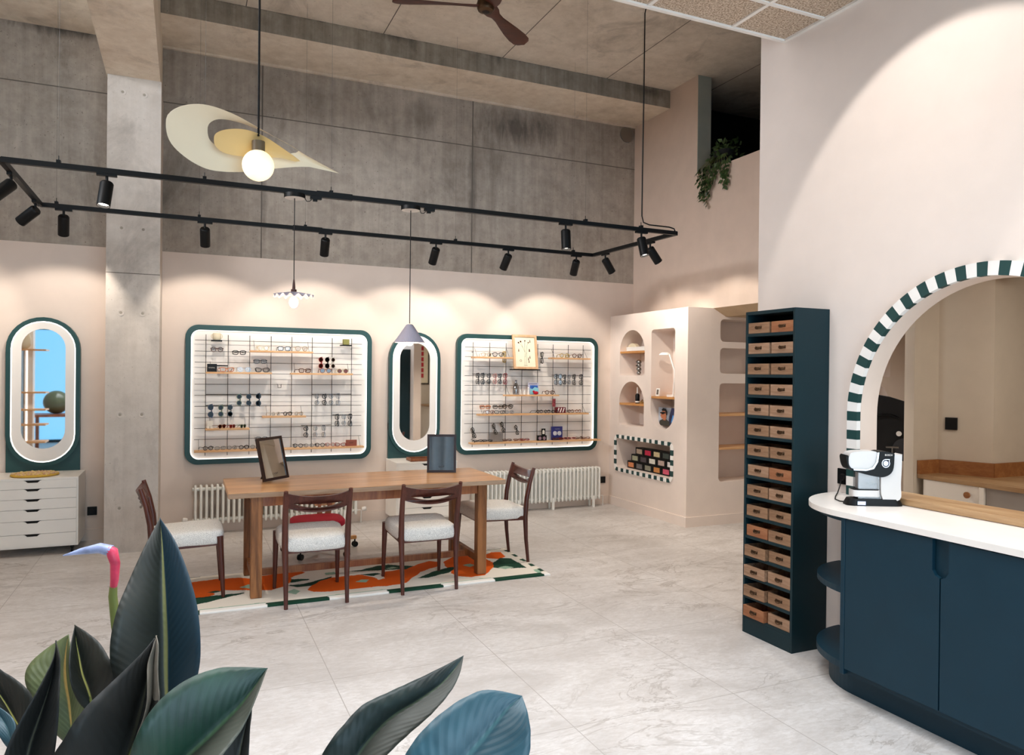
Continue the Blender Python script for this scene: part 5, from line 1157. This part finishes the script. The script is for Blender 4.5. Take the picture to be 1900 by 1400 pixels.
# ------------------------------------------------------------------ pendants over the table
def pendant_base(t, x, y):
    MB().lathe([(.001, 0), (.075, 0), (.075, -.028), (.072, -.030), (.001, -.030)], (x, y, ZR - .017), 28).build('canopy', 'black satin', t, smooth=40)
    MB().lathe([(.071, 0), (.001, 0)], (x, y, ZR - .0475), 28).build('canopy_disc', 'trim white', t)
    m = MB().box(x + .11, x + .19, y - .017, y + .017, ZR - .04, ZR - .018); m.box(x + .13, x + .16, y - .012, y + .012, ZR - .055, ZR - .04); m.build('track_adapter', 'black satin', t)
    MB().tube([(x + .07, y, ZR - .035), (x + .085, y, ZR - .06), (x + .105, y, ZR - .058), (x + .12, y, ZR - .045)], .003, 6).build('link_cord', 'black', t)
x, y = .715, 5.53
t = thing('pendant_lamp', 'pendant lamp with wavy lilac disc shade and bare bulb above the table', 'pendant lamp', (x, y, 2.1), group=None); pendant_base(t, x, y)
MB().tube([(x, y, ZR - .04), (x, y, 2.24)], .0035, 6).build('cord', 'black', t)
MB().lathe([(.005, 2.27), (.009, 2.24), (.012, 2.20), (.020, 2.198), (.021, 2.175), (.001, 2.175)], (x, y, 0), 16).build('lamp_holder', 'walnut dark', t, smooth=40)
m = MB(); rows = []
for s_, dz in ((0, 0), (1, -.004)):
    for i in range(12):
        r = .018 + (.142 - .018) * i / 11; rows.append([(x + r * cos(a) , y + r * sin(a), 2.180 - .028 * (i / 11) ** 1.5 + .011 * (i / 11) ** 3 * sin(16 * a) + dz) for a in [2 * pi * k / 96 for k in range(97)]])
m.grid(rows[:12]); m.grid(rows[12:]); m.grid([rows[11], rows[23]]); m.build('shade', paint('lilac shade', 'b9b4c4', .5).name, t, smooth=70)
MB().sphere((x, y, 2.105), .033, 18, 0, (1, 1, 1.25)).build('bulb', 'bulb warm', t, smooth=80); lamp('bulb_light', 'POINT', (x, y, 2.04), 5, (1, .72, .42), None, t, .03)
x, y = 1.585, 5.54
t = thing('pendant_lamp', 'pendant lamp with pleated lilac cone shade above the table', 'pendant lamp', (x, y, 1.9)); pendant_base(t, x, y)
MB().tube([(x, y, ZR - .04), (x, y, 1.985)], .0035, 6).build('cord', 'black', t)
m = MB().lathe([(.020, 1.978), (.028, 1.972), (.116, 1.838), (.114, 1.836), (.026, 1.968), (.018, 1.974)], (x, y, 0), 96, 0, None, lambda r, h, a: (r * (1 + .022 * cos(48 * a)), h)); m.build('shade', 'lilac shade', t, smooth=60)
MB().sphere((x, y, 1.842), .030, 16).build('bulb', 'bulb warm', t, smooth=80); lamp('bulb_light', 'POINT', (x, y, 1.79), 5, (1, .72, .42), None, t, .03)
# ------------------------------------------------------------------ sculptural pendant
t = thing('sculptural_pendant', 'large cream teardrop shaped pendant lamp with glowing round globe', 'pendant lamp', (.368, 4.4, 2.86))
s_ = .00296; C = Vector((.376, 4.50, 2.872))
def LP(px, py, dep=0):
    u = (px - 479) * s_; v = -(py - 285) * s_ / .92; return C + Vector((u, -.65 * v, .76 * v)) + Vector((0, .76, .65)) * dep
def resample(P, n, cx, cy):
    out = []
    for k in range(n):
        a = 2 * pi * k / n; d = Vector((cos(a), sin(a))); best = 0
        for i in range(len(P)):
            p, q = Vector(P[i]) - Vector((cx, cy)), Vector(P[(i + 1) % len(P)]) - Vector((cx, cy)); e = q - p; den = d.x * e.y - d.y * e.x
            if abs(den) < 1e-9: continue
            tt = (p.x * e.y - p.y * e.x) / den; uu = (p.x * d.y - p.y * d.x) / den
            if tt > 0 and -1e-6 <= uu <= 1 + 1e-6: best = max(best, tt)
        out.append((cx + d.x * best, cy + d.y * best))
    return out
def smoothP(P, it=2):
    for _ in range(it): P = [q for i in range(len(P)) for q in ((.75 * P[i][0] + .25 * P[(i + 1) % len(P)][0], .75 * P[i][1] + .25 * P[(i + 1) % len(P)][1]), (.25 * P[i][0] + .75 * P[(i + 1) % len(P)][0], .25 * P[i][1] + .75 * P[(i + 1) % len(P)][1]))]
    return P
OUT = [(316, 255), (321, 236), (345, 219), (383, 212), (430, 221), (480, 241), (530, 262), (580, 284), (640, 308), (600, 301), (560, 303), (510, 313), (455, 326), (400, 330), (365, 320), (335, 300), (320, 280)]
HOL = [(387, 262), (391, 248), (408, 239), (440, 240), (480, 249), (520, 262), (556, 278), (540, 286), (500, 291), (450, 294), (410, 290), (392, 280)]
INN = [(398, 270), (401, 257), (420, 247), (452, 243), (485, 250), (520, 267), (560, 291), (520, 287), (490, 290), (450, 293), (418, 291), (402, 281)]
n_ = 120; cxy = (455, 268)
def sheet(outer, inner, f, name, mat, th=.003):
    m = MB(); ro, ri = outer, inner; A = []
    for off in (0, th): A.append([[LP(ri[k % n_][0] + (ro[k % n_][0] - ri[k % n_][0]) * j / 8, ri[k % n_][1] + (ro[k % n_][1] - ri[k % n_][1]) * j / 8, f(j / 8, k) + off) for k in range(n_ + 1)] for j in range(9)])
    m.grid(A[0]); m.grid(A[1]); m.grid([A[0][8], A[1][8]]); m.grid([A[0][0], A[1][0]]); return m.build(name, mat, t, smooth=60)
ro = resample(smoothP(OUT[:8], 0) + OUT[8:] if 0 else OUT[:], n_, *cxy)
ro = resample(closed_smooth(OUT, 6), n_, *cxy); rh = resample(closed_smooth(HOL, 6), n_, *cxy); rin = resample(closed_smooth(INN, 6), n_, 470, 270)
sheet(ro, rh, lambda q, k: .03 * (1 - q) ** 1.5 - .012 * q * q, 'outer_shade', paint('shade cream', 'ecdfc4', .55, var=.01).name)
sheet(rin, [(470, 270)] * n_, lambda q, k: -.035 + .012 * (1 - q * q), 'inner_shade', paint('shade gold', 'e2c183', .5, var=.01).name)
MB().tube([(.368, 4.4, 2.93), (.368, 4.4, ZC - .001)], .006, 8).build('cord', 'black', t)
MB().lathe([(.036, 2.900), (.036, 2.838), (.001, 2.838)], (.368, 4.4, 0), 20).build('lamp_holder', paint('holder', '6b5a42', .5).name, t, smooth=40)
MB().sphere((.368, 4.4, 2.764), .087, 32).build('globe', 'globe', t, smooth=80)
# ------------------------------------------------------------------ ceiling fan
fx, fy, fz = 2.07, 5.235, 4.4
t = thing('ceiling_fan', 'three bladed dark wood ceiling fan below the concrete ceiling', 'ceiling fan', (fx, fy, fz))
MB().lathe([(.001, -.045), (.032, -.045), (.040, -.040), (.058, -.036), (.062, -.028), (.066, -.02), (.07, .01), (.06, .05), (.03, .075), (.018, .08), (.018, ZC - fz - .05), (.06, ZC - fz - .04), (.065, ZC - fz - .001)], (fx, fy, fz), 30).build('motor', 'bronze', t, smooth=40)
MB().lathe([(.001, -.0475), (.026, -.047), (.03, -.0445)], (fx, fy, fz), 24).build('cap', 'black satin', t, smooth=40)
for ang in (161, 41, 281):
    m = MB(); rows = []
    W = [(.03, .045), (.07, .060), (.12, .055), (.17, .037), (.24, .036), (.33, .048), (.45, .064), (.57, .074), (.65, .070), (.69, .05), (.705, .015)]
    for side in (1, -1):
        R0 = []
        for r, w in W:
            tw_ = -radians(18 - 10 * r); off = -.012 + .02 * sin(r * 4); row_ = []
            for q in range(9):
                s2 = -1 + q / 4; a = s2 * w; row_.append((r, a * cos(tw_) + off * .5, a * sin(tw_) + side * .008 * (1 - s2 * s2 * .9)))
            R0.append(row_)
        rows.append(R0)
    m.grid(rows[0]); m.grid(rows[1]); m.grid([[p for p in R_[0]] for R_ in (rows[0], rows[1])]); m.grid([[p for p in R_[-1]] for R_ in (rows[0], rows[1])])
    m.grid([[R_[i][0] for i in range(len(W))] for R_ in rows]); m.grid([[R_[i][-1] for i in range(len(W))] for R_ in rows])
    m.xf(Matrix.Translation((fx, fy, fz)) @ Matrix.Rotation(radians(ang), 4, 'Z')); m.build('blade', 'fan wood', t, smooth=60)
# metal conduit along the concrete ceiling
tag(MB().tube([(1.5, 4.35, ZC - .02), (3.72, 5.45, ZC - .02)], .012, 8).build('conduit', 'steel'), 'metal conduit on the concrete ceiling ending above the black cable', 'conduit')
LEAVES = [
 ('tall blue-lit', [[[-0.042,1.571,1.317],[-0.042,1.571,1.317],[-0.042,1.571,1.317]],[[-0.037,1.546,1.27],[-0.067,1.527,1.272],[-0.016,1.515,1.285]],[[-0.034,1.528,1.223],[-0.089,1.493,1.223],[0.004,1.473,1.243]],[[-0.031,1.51,1.167],[-0.107,1.456,1.177],[0.021,1.433,1.191]],[[-0.028,1.498,1.11],[-0.115,1.438,1.123],[0.028,1.407,1.137]],[[-0.027,1.486,1.055],[-0.109,1.435,1.072],[0.027,1.408,1.077]],[[-0.025,1.474,1.0],[-0.085,1.446,1.022],[0.012,1.425,1.019]],[[-0.024,1.468,0.958],[-0.034,1.467,0.961],[-0.014,1.458,0.961]]]),
 ('broad green', [[[0.116,1.15,1.158],[0.116,1.15,1.158],[0.116,1.15,1.158]],[[0.097,1.147,1.133],[0.082,1.154,1.163],[0.096,1.115,1.127]],[[0.078,1.145,1.11],[0.045,1.148,1.169],[0.079,1.1,1.099]],[[0.053,1.145,1.087],[0.004,1.134,1.164],[0.06,1.087,1.081]],[[0.026,1.145,1.064],[-0.031,1.116,1.146],[0.039,1.074,1.065]],[[-0.002,1.147,1.042],[-0.053,1.104,1.117],[0.015,1.074,1.049]],[[-0.033,1.149,1.02],[-0.065,1.12,1.071],[-0.011,1.096,1.024]],[[-0.06,1.15,0.995],[-0.061,1.151,0.997],[-0.058,1.15,0.994]]]),
 ('dark folded', [[[-0.044,1.385,1.147],[-0.044,1.385,1.147],[-0.044,1.385,1.147]],[[-0.05,1.376,1.112],[-0.063,1.36,1.132],[-0.046,1.353,1.12]],[[-0.054,1.367,1.08],[-0.088,1.339,1.114],[-0.04,1.328,1.096]],[[-0.059,1.358,1.053],[-0.114,1.317,1.097],[-0.035,1.304,1.072]],[[-0.066,1.35,1.022],[-0.138,1.295,1.08],[-0.041,1.285,1.042]],[[-0.076,1.343,0.983],[-0.16,1.283,1.049],[-0.056,1.28,1.005]],[[-0.087,1.337,0.945],[-0.179,1.302,0.99],[-0.071,1.286,0.963]],[[-0.104,1.334,0.898],[-0.108,1.335,0.898],[-0.1,1.332,0.898]]]),
 ('short dark', [[[-0.185,1.589,1.123],[-0.185,1.589,1.123],[-0.185,1.589,1.123]],[[-0.181,1.576,1.095],[-0.188,1.558,1.097],[-0.163,1.558,1.117]],[[-0.175,1.563,1.069],[-0.188,1.536,1.076],[-0.138,1.525,1.104]],[[-0.168,1.548,1.043],[-0.185,1.523,1.048],[-0.118,1.494,1.08]],[[-0.157,1.533,1.018],[-0.178,1.52,1.022],[-0.103,1.487,1.051]],[[-0.149,1.529,0.991],[-0.166,1.525,0.995],[-0.112,1.502,1.013]],[[-0.139,1.513,0.969],[-0.14,1.514,0.969],[-0.135,1.512,0.969]]]),
 ('olive with yellow rib', [[[-0.212,1.732,1.062],[-0.212,1.732,1.062],[-0.212,1.732,1.062]],[[-0.214,1.722,1.034],[-0.25,1.738,1.037],[-0.204,1.696,1.047]],[[-0.214,1.711,1.006],[-0.279,1.729,1.012],[-0.195,1.67,1.021]],[[-0.211,1.699,0.977],[-0.283,1.709,0.988],[-0.181,1.653,0.99]],[[-0.204,1.685,0.944],[-0.266,1.69,0.952],[-0.174,1.649,0.954]],[[-0.199,1.671,0.912],[-0.239,1.678,0.905],[-0.176,1.65,0.917]],[[-0.194,1.658,0.874],[-0.205,1.663,0.869],[-0.188,1.655,0.874]]]),
 ('narrow dark upright', [[[-0.192,1.418,1.152],[-0.192,1.418,1.152],[-0.192,1.418,1.152]],[[-0.192,1.412,1.13],[-0.193,1.396,1.131],[-0.183,1.392,1.135]],[[-0.195,1.408,1.1],[-0.201,1.378,1.111],[-0.18,1.379,1.111]],[[-0.202,1.4,1.069],[-0.213,1.361,1.087],[-0.178,1.356,1.083]],[[-0.212,1.393,1.035],[-0.231,1.347,1.054],[-0.178,1.345,1.045]],[[-0.223,1.387,0.996],[-0.249,1.344,1.009],[-0.181,1.335,1.003]],[[-0.228,1.378,0.954],[-0.257,1.358,0.962],[-0.186,1.337,0.961]],[[-0.228,1.378,0.911],[-0.23,1.379,0.911],[-0.224,1.376,0.911]]]),
 ('left edge', [[[-0.364,1.647,1.072],[-0.364,1.647,1.072],[-0.364,1.647,1.072]],[[-0.337,1.624,1.051],[-0.339,1.614,1.04],[-0.321,1.606,1.07]],[[-0.314,1.602,1.024],[-0.321,1.583,1.017],[-0.298,1.584,1.057]],[[-0.294,1.582,1.001],[-0.303,1.565,0.996],[-0.27,1.561,1.043]],[[-0.276,1.563,0.977],[-0.289,1.558,0.972],[-0.245,1.539,1.022]],[[-0.262,1.546,0.961],[-0.271,1.55,0.958],[-0.242,1.537,0.987]],[[-0.252,1.542,0.939],[-0.254,1.542,0.939],[-0.25,1.541,0.942]]]),
 ('blue-lit sliver low left', [[[-0.311,1.557,1.015],[-0.311,1.557,1.015],[-0.311,1.557,1.015]],[[-0.29,1.537,0.991],[-0.302,1.531,0.991],[-0.279,1.532,0.999]],[[-0.277,1.52,0.977],[-0.287,1.513,0.968],[-0.265,1.515,0.987]],[[-0.268,1.505,0.959],[-0.275,1.508,0.95],[-0.261,1.502,0.968]],[[-0.263,1.503,0.94],[-0.264,1.503,0.94],[-0.262,1.502,0.94]]]),
 ('arching two-tone', [[[0.39,1.05,1.172],[0.39,1.05,1.172],[0.39,1.05,1.172]],[[0.375,1.046,1.156],[0.357,1.054,1.158],[0.378,1.034,1.152]],[[0.352,1.045,1.136],[0.317,1.061,1.142],[0.358,1.02,1.133]],[[0.318,1.049,1.116],[0.275,1.063,1.129],[0.327,1.012,1.11]],[[0.285,1.053,1.1],[0.239,1.062,1.118],[0.298,1.014,1.089]],[[0.259,1.053,1.081],[0.213,1.057,1.099],[0.273,1.014,1.071]],[[0.237,1.052,1.059],[0.189,1.051,1.077],[0.25,1.013,1.052]],[[0.219,1.049,1.033],[0.176,1.057,1.042],[0.233,1.021,1.029]],[[0.2,1.046,1.0],[0.193,1.049,1.0],[0.207,1.043,0.999]]]),
 ('broad blue-lit', [[[0.421,0.905,1.164],[0.421,0.905,1.164],[0.421,0.905,1.164]],[[0.401,0.903,1.153],[0.375,0.915,1.176],[0.418,0.879,1.151]],[[0.381,0.901,1.137],[0.342,0.919,1.169],[0.415,0.864,1.132]],[[0.361,0.899,1.12],[0.308,0.917,1.154],[0.409,0.856,1.11]],[[0.34,0.897,1.103],[0.279,0.913,1.135],[0.394,0.851,1.088]],[[0.319,0.895,1.083],[0.259,0.911,1.11],[0.371,0.856,1.066]],[[0.294,0.895,1.062],[0.255,0.907,1.082],[0.338,0.865,1.048]],[[0.272,0.905,1.038],[0.269,0.906,1.039],[0.277,0.903,1.037]]]),
 ('grey underside', [[[0.102,1.243,1.073],[0.102,1.243,1.073],[0.102,1.243,1.073]],[[0.097,1.24,1.054],[0.085,1.229,1.061],[0.101,1.233,1.056]],[[0.092,1.237,1.035],[0.066,1.215,1.049],[0.098,1.223,1.04]],[[0.086,1.228,1.014],[0.047,1.213,1.025],[0.096,1.213,1.015]],[[0.079,1.22,0.985],[0.036,1.217,0.991],[0.092,1.203,0.987]],[[0.072,1.223,0.952],[0.07,1.224,0.952],[0.075,1.222,0.952]]]),
 ('pale dry curled', [[[-0.04,1.345,1.164],[-0.04,1.345,1.164],[-0.04,1.345,1.164]],[[-0.041,1.34,1.146],[-0.046,1.331,1.147],[-0.036,1.327,1.154]],[[-0.043,1.335,1.122],[-0.052,1.323,1.126],[-0.036,1.315,1.123]],[[-0.044,1.33,1.096],[-0.052,1.311,1.104],[-0.035,1.309,1.1]],[[-0.045,1.325,1.069],[-0.052,1.306,1.074],[-0.033,1.303,1.075]],[[-0.05,1.321,1.045],[-0.057,1.303,1.048],[-0.038,1.305,1.052]],[[-0.06,1.326,1.015],[-0.067,1.307,1.019],[-0.05,1.31,1.026]],[[-0.074,1.331,0.98],[-0.075,1.321,0.985],[-0.069,1.319,0.985]]]),
]
# ------------------------------------------------------------------ hanging ivy on the mezzanine sill
t = thing('hanging_plant', 'trailing green pothos spilling over the mezzanine sill beside the grey reveal', 'plant', (5.30, 6.40, 3.85))
MB().lathe([(.001, 0), (.10, 0), (.13, .18), (.115, .18), (.09, .015), (.001, .015)], (5.33, 6.38, 3.852), 20).build('pot', 'black matte', t, smooth=40)
rnd = random.Random(11); lm, sm = MB(), MB()
def small_leaf(p, d, s):
    d = d.normalized(); n = Vector((rnd.uniform(-1, -.2), rnd.uniform(-.5, .5), rnd.uniform(.2, 1))).normalized(); sd = d.cross(n).normalized(); n = sd.cross(d)
    pts = [p, p + d * .35 * s + sd * .36 * s + n * .05 * s, p + d * .35 * s, p + d * .35 * s - sd * .36 * s + n * .05 * s, p + d * .75 * s + sd * .22 * s, p + d * .75 * s - sd * .22 * s, p + d * 1.1 * s - n * .1 * s, p + d * .75 * s - n * .03 * s]
    lm.add(pts, [(0, 1, 2), (0, 2, 3), (1, 4, 7, 2), (2, 7, 5, 3), (4, 6, 7), (7, 6, 5)])
vines = [(6.62, .10), (6.58, .28), (6.52, .33), (6.46, .40), (6.42, .26), (6.37, .18), (6.32, .12), (6.24, .10), (6.20, .26), (6.15, .22), (6.50, .22), (6.28, .06)]
for y, ln in vines:
    p = Vector((5.30, 6.38 + (y - 6.38) * .4, 4.0)); pts = [p.copy(), Vector((5.22, (y + 6.38) / 2, 3.97)), Vector((5.165, y, 3.88))]; z = 3.88
    while z > 3.86 - ln: z -= .035; pts.append(Vector((5.160 + rnd.uniform(-.015, .005), y + rnd.uniform(-.02, .02), z)))
    sm.tube(pts, .0025, 5)
    for q in pts[1:]:
        for _ in range(2): small_leaf(q, Vector((rnd.uniform(-.6, .1), rnd.uniform(-.8, .8), rnd.uniform(-1, -.2))), rnd.uniform(.045, .065))
for _ in range(150):
    a = rnd.random() * 6.28; small_leaf(Vector((5.32 + .13 * cos(a) * rnd.random(), 6.38 + .24 * sin(a) * rnd.random(), 3.93 + rnd.random() * .18)), Vector((rnd.uniform(-1, .5), rnd.uniform(-1, 1), rnd.uniform(-.3, .9))), rnd.uniform(.05, .07))
lm.build('foliage', paint('pothos', '3d5428', .5, var=.3, scale=14).name, t); sm.build('vines', paint('vine', '6b6b35', .6).name, t, smooth=60)
# ------------------------------------------------------------------ foreground plant
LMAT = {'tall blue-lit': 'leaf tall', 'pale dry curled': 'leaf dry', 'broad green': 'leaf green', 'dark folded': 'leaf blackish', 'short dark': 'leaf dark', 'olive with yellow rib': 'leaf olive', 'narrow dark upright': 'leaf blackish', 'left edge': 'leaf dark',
        'blue-lit sliver low left': 'leaf blue-lit', 'arching two-tone': 'leaf teal', 'broad blue-lit': 'leaf blue-lit', 'grey underside': 'leaf blackish'}
pl1 = thing('potted_plant', 'large strelitzia plant with broad glossy leaves filling the lower left foreground', 'plant', (-.02, 1.22, 0))
MB().lathe([(.001, 0), (.16, 0), (.20, .38), (.18, .38), (.165, .33), (.001, .33)], (-.02, 1.22, .0005), 32).build('pot', 'tower green', pl1, smooth=40)
MB().lathe([(.001, 0), (.168, 0)], (-.02, 1.22, .335), 24).build('soil', 'drawer dark', pl1)
pl2 = thing('potted_plant', 'second leafy plant with arching leaves at the bottom centre of the view', 'plant', (.38, .98, 0))
MB().lathe([(.001, 0), (.12, 0), (.15, .32), (.135, .32), (.12, .28), (.001, .28)], (.38, .98, .0005), 28).build('pot', 'tower green', pl2, smooth=40)
MB().lathe([(.001, 0), (.122, 0)], (.38, .98, .285), 20).build('soil', 'drawer dark', pl2)
def catmull(P, n):
    out = []
    for i in range(len(P) - 1):
        p0, p1, p2, p3 = P[max(i - 1, 0)], P[i], P[i + 1], P[min(i + 2, len(P) - 1)]
        for k in range(n): t_ = k / n; out.append(.5 * ((2 * p1) + (p2 - p0) * t_ + (2 * p0 - 5 * p1 + 4 * p2 - p3) * t_ ** 2 + (3 * p1 - p0 - 3 * p2 + p3) * t_ ** 3))
    return out + [P[-1]]
for name, st in LEAVES:
    M_ = catmull([Vector(s[0]) for s in st], 5); L2 = catmull([Vector(s[1]) for s in st], 5); R3 = catmull([Vector(s[2]) for s in st], 5)
    rows, uvs, n = [], [], len(M_)
    ln = [0]
    for i in range(1, n): ln.append(ln[-1] + (M_[i] - M_[i - 1]).length)
    for i in range(n):
        row_ = []; nr = ((L2[i] - M_[i]).cross(R3[i] - M_[i])); 
        if nr.length > 1e-9: nr.normalize()
        for q in range(13):
            s_ = -1 + q / 6; E = L2[i] if s_ < 0 else R3[i]; a = abs(s_); p = M_[i].lerp(E, a)
            w = (E - M_[i]).length; axis = Vector((0, -1, .15)); p = p + axis * (w * .10 * sin(pi * a)) + axis * (.0006 * sin(ln[i] * 260 + a * 3) * a * (1 if w > .02 else 0))
            row_.append(p); uvs.append((s_, ln[i] / .35))
        rows.append(row_)
    pp = pl2 if name in ('arching two-tone', 'broad blue-lit') else pl1
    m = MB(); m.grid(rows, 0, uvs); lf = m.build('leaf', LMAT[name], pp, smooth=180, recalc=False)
    lf['label'] = name.replace('-', ' ') + ' leaf'
    md = lf.modifiers.new('thickness', 'SOLIDIFY'); md.thickness = .0012
    base = M_[-1]; c = pp.location; mid = base.lerp(Vector((c.x, c.y, .33)), .5) + Vector((0, 0, -.05))
    MB().tube([M_[int(n * .35)] + Vector((0, .003, 0)), M_[int(n * .7)] + Vector((0, .004, 0)), base, mid, (c.x + (base.x - c.x) * .12, c.y + (base.y - c.y) * .12, .30)], [.0014, .003, .006, .009, .011], 7).build('stalk', paint('stalk', '6f7a3c', .5).name, pp, smooth=60)
# bird of paradise flower: beak and stalk
fl = [(-.224, 1.738, 1.222), (-.191, 1.724, 1.231), (-.156, 1.708, 1.238), (-.134, 1.699, 1.232)]
m = MB().tube(fl, [.001, .0065, .0105, .0115], 10); f1 = m.build('flower_bud', paint('bud lilac', '9aa6cc', .4, var=.25, scale=30).name, pl1, smooth=60)
MB().tube([(-.140, 1.700, 1.236), (-.1335, 1.698, 1.232), (-.127, 1.695, 1.207), (-.128, 1.695, 1.174), (-.131, 1.697, 1.150)], [.009, .0115, .0095, .008, .006], 10).build('flower_throat', paint('bud pink', 'd8405f', .4, var=.2, scale=30).name, pl1, smooth=60)
MB().tube([(-.130, 1.697, 1.160), (-.131, 1.697, 1.141), (-.125, 1.694, 1.081), (-.104, 1.684, .971), (-.05, 1.4, .5), (-.02, 1.25, .30)], [.0075, .0085, .009, .009, .010, .011], 10).build('flower_stalk', 'stalk', pl1, smooth=60)
# ------------------------------------------------------------------ the front of the shop, seen only in the mirrors
t = thing('display_column', 'white display column with oak shelves of glasses reflected in the left mirror', 'display stand', (-2.1, 4.0, 0))
MB().box(-1.97, -1.87, 3.95, 4.1, 0, 2.3).build('column', 'display white', t)
for z in (.62, .85, 1.05, 1.28, 1.85): MB().box(-2.30, -1.70, 3.97, 4.25, z, z + .02).build('shelf', 'oak shelf', t)
MB().box(-1.95, -1.93, 4.1005, 4.104, .3, 2.25).build('light_strip', 'led white', t)
t = thing('vase', 'cream vase on the display column reflected in the left mirror', 'vase', (-1.95, 4.18, 1.8705))
MB().lathe([(.03, 0), (.07, .05), (.075, .12), (.05, .20), (.02, .23)], t.location, 20).build('body', 'cream', t, smooth=50)
t = thing('side_table', 'wooden side table reflected in the left mirror', 'table', (-1.95, 1.0, 0))
MB().box(-2.4, -1.5, .7, 1.3, .80, .84).build('tabletop', 'light walnut', t)
for x in (-2.36, -1.58):
    for y in (.74, 1.22): MB().box(x, x + .05, y, y + .05, 0, .80).build('leg', 'light walnut', t)
tag(MB().sphere((-2.02, 1.0, 1.04), .199, 30).build('globe_vase', paint('vase green', '5f6a55', .2).name, smooth=80), 'large round green ceramic ball reflected in the left mirror', 'ornament')
tag(MB().box(-2.0, -1.45, -2.93, -2.6, 2.35, 2.9).build('curtain', paint('curtain', '20333c', .8).name), 'dark curtain bundle at the shop window reflected in the left mirror', 'curtain')
t = thing('framed_poster', 'framed patterned poster on the beige wall reflected in the centre mirror', 'picture', (4.9, -.59, 1.6))
MB().box(4.45, 5.15, -.598, -.575, 1.35, 2.35).build('frame', 'black', t); MB().box(4.48, 5.12, -.575, -.570, 1.38, 2.32).build('paper', 'cream', t)
m = MB(); 
for i in range(4):
    for j in range(6): m.box(4.58 + i * .115, 4.67 + i * .115, -.570, -.567, 1.5 + j * .125, 1.6 + j * .125, (i * 5 + j * 3) % 3)
m.build('pattern', ['red felt', 'glasses orange', 'glasses navy'], t)
m = MB(); rows = [[(-2.1 + 2.4 * i / 60, -3.0 + .05 * sin(i * .9), z) for z in (.15, 1.2, 2.4, 3.6)] for i in range(61)]; m.grid(rows)
tag(m.build('sheer_curtain', paint('sheer', '8f9fae', .9).name, smooth=80), 'grey blue curtain at the shop window reflected in the right table mirror', 'curtain')
# unseen panels added to dress the fill lamp of the front half
for i, (x, y) in enumerate(((-1.1, .7), (-1.1, 2.1), (.4, .7), (.4, 2.1), (1.9, .7), (1.9, 2.1))):
    t = thing('fill_panel', 'flat white panel added under the suspended ceiling to dress the fill lamp', 'ceiling light', (x, y, 3.70), group='added fill panels')
    MB().plate([rrect(x - .3, x + .3, y - .3, y + .3, .01, 2)], 'z', 3.712, 3.734).build('housing', 'white', t)
# assign unused prototype guards
for o in list(bpy.data.objects):
    if o.type == 'EMPTY' and not o.parent and not o.get('label'):
        for c in list(o.children): bpy.data.objects.remove(c)
        bpy.data.objects.remove(o)
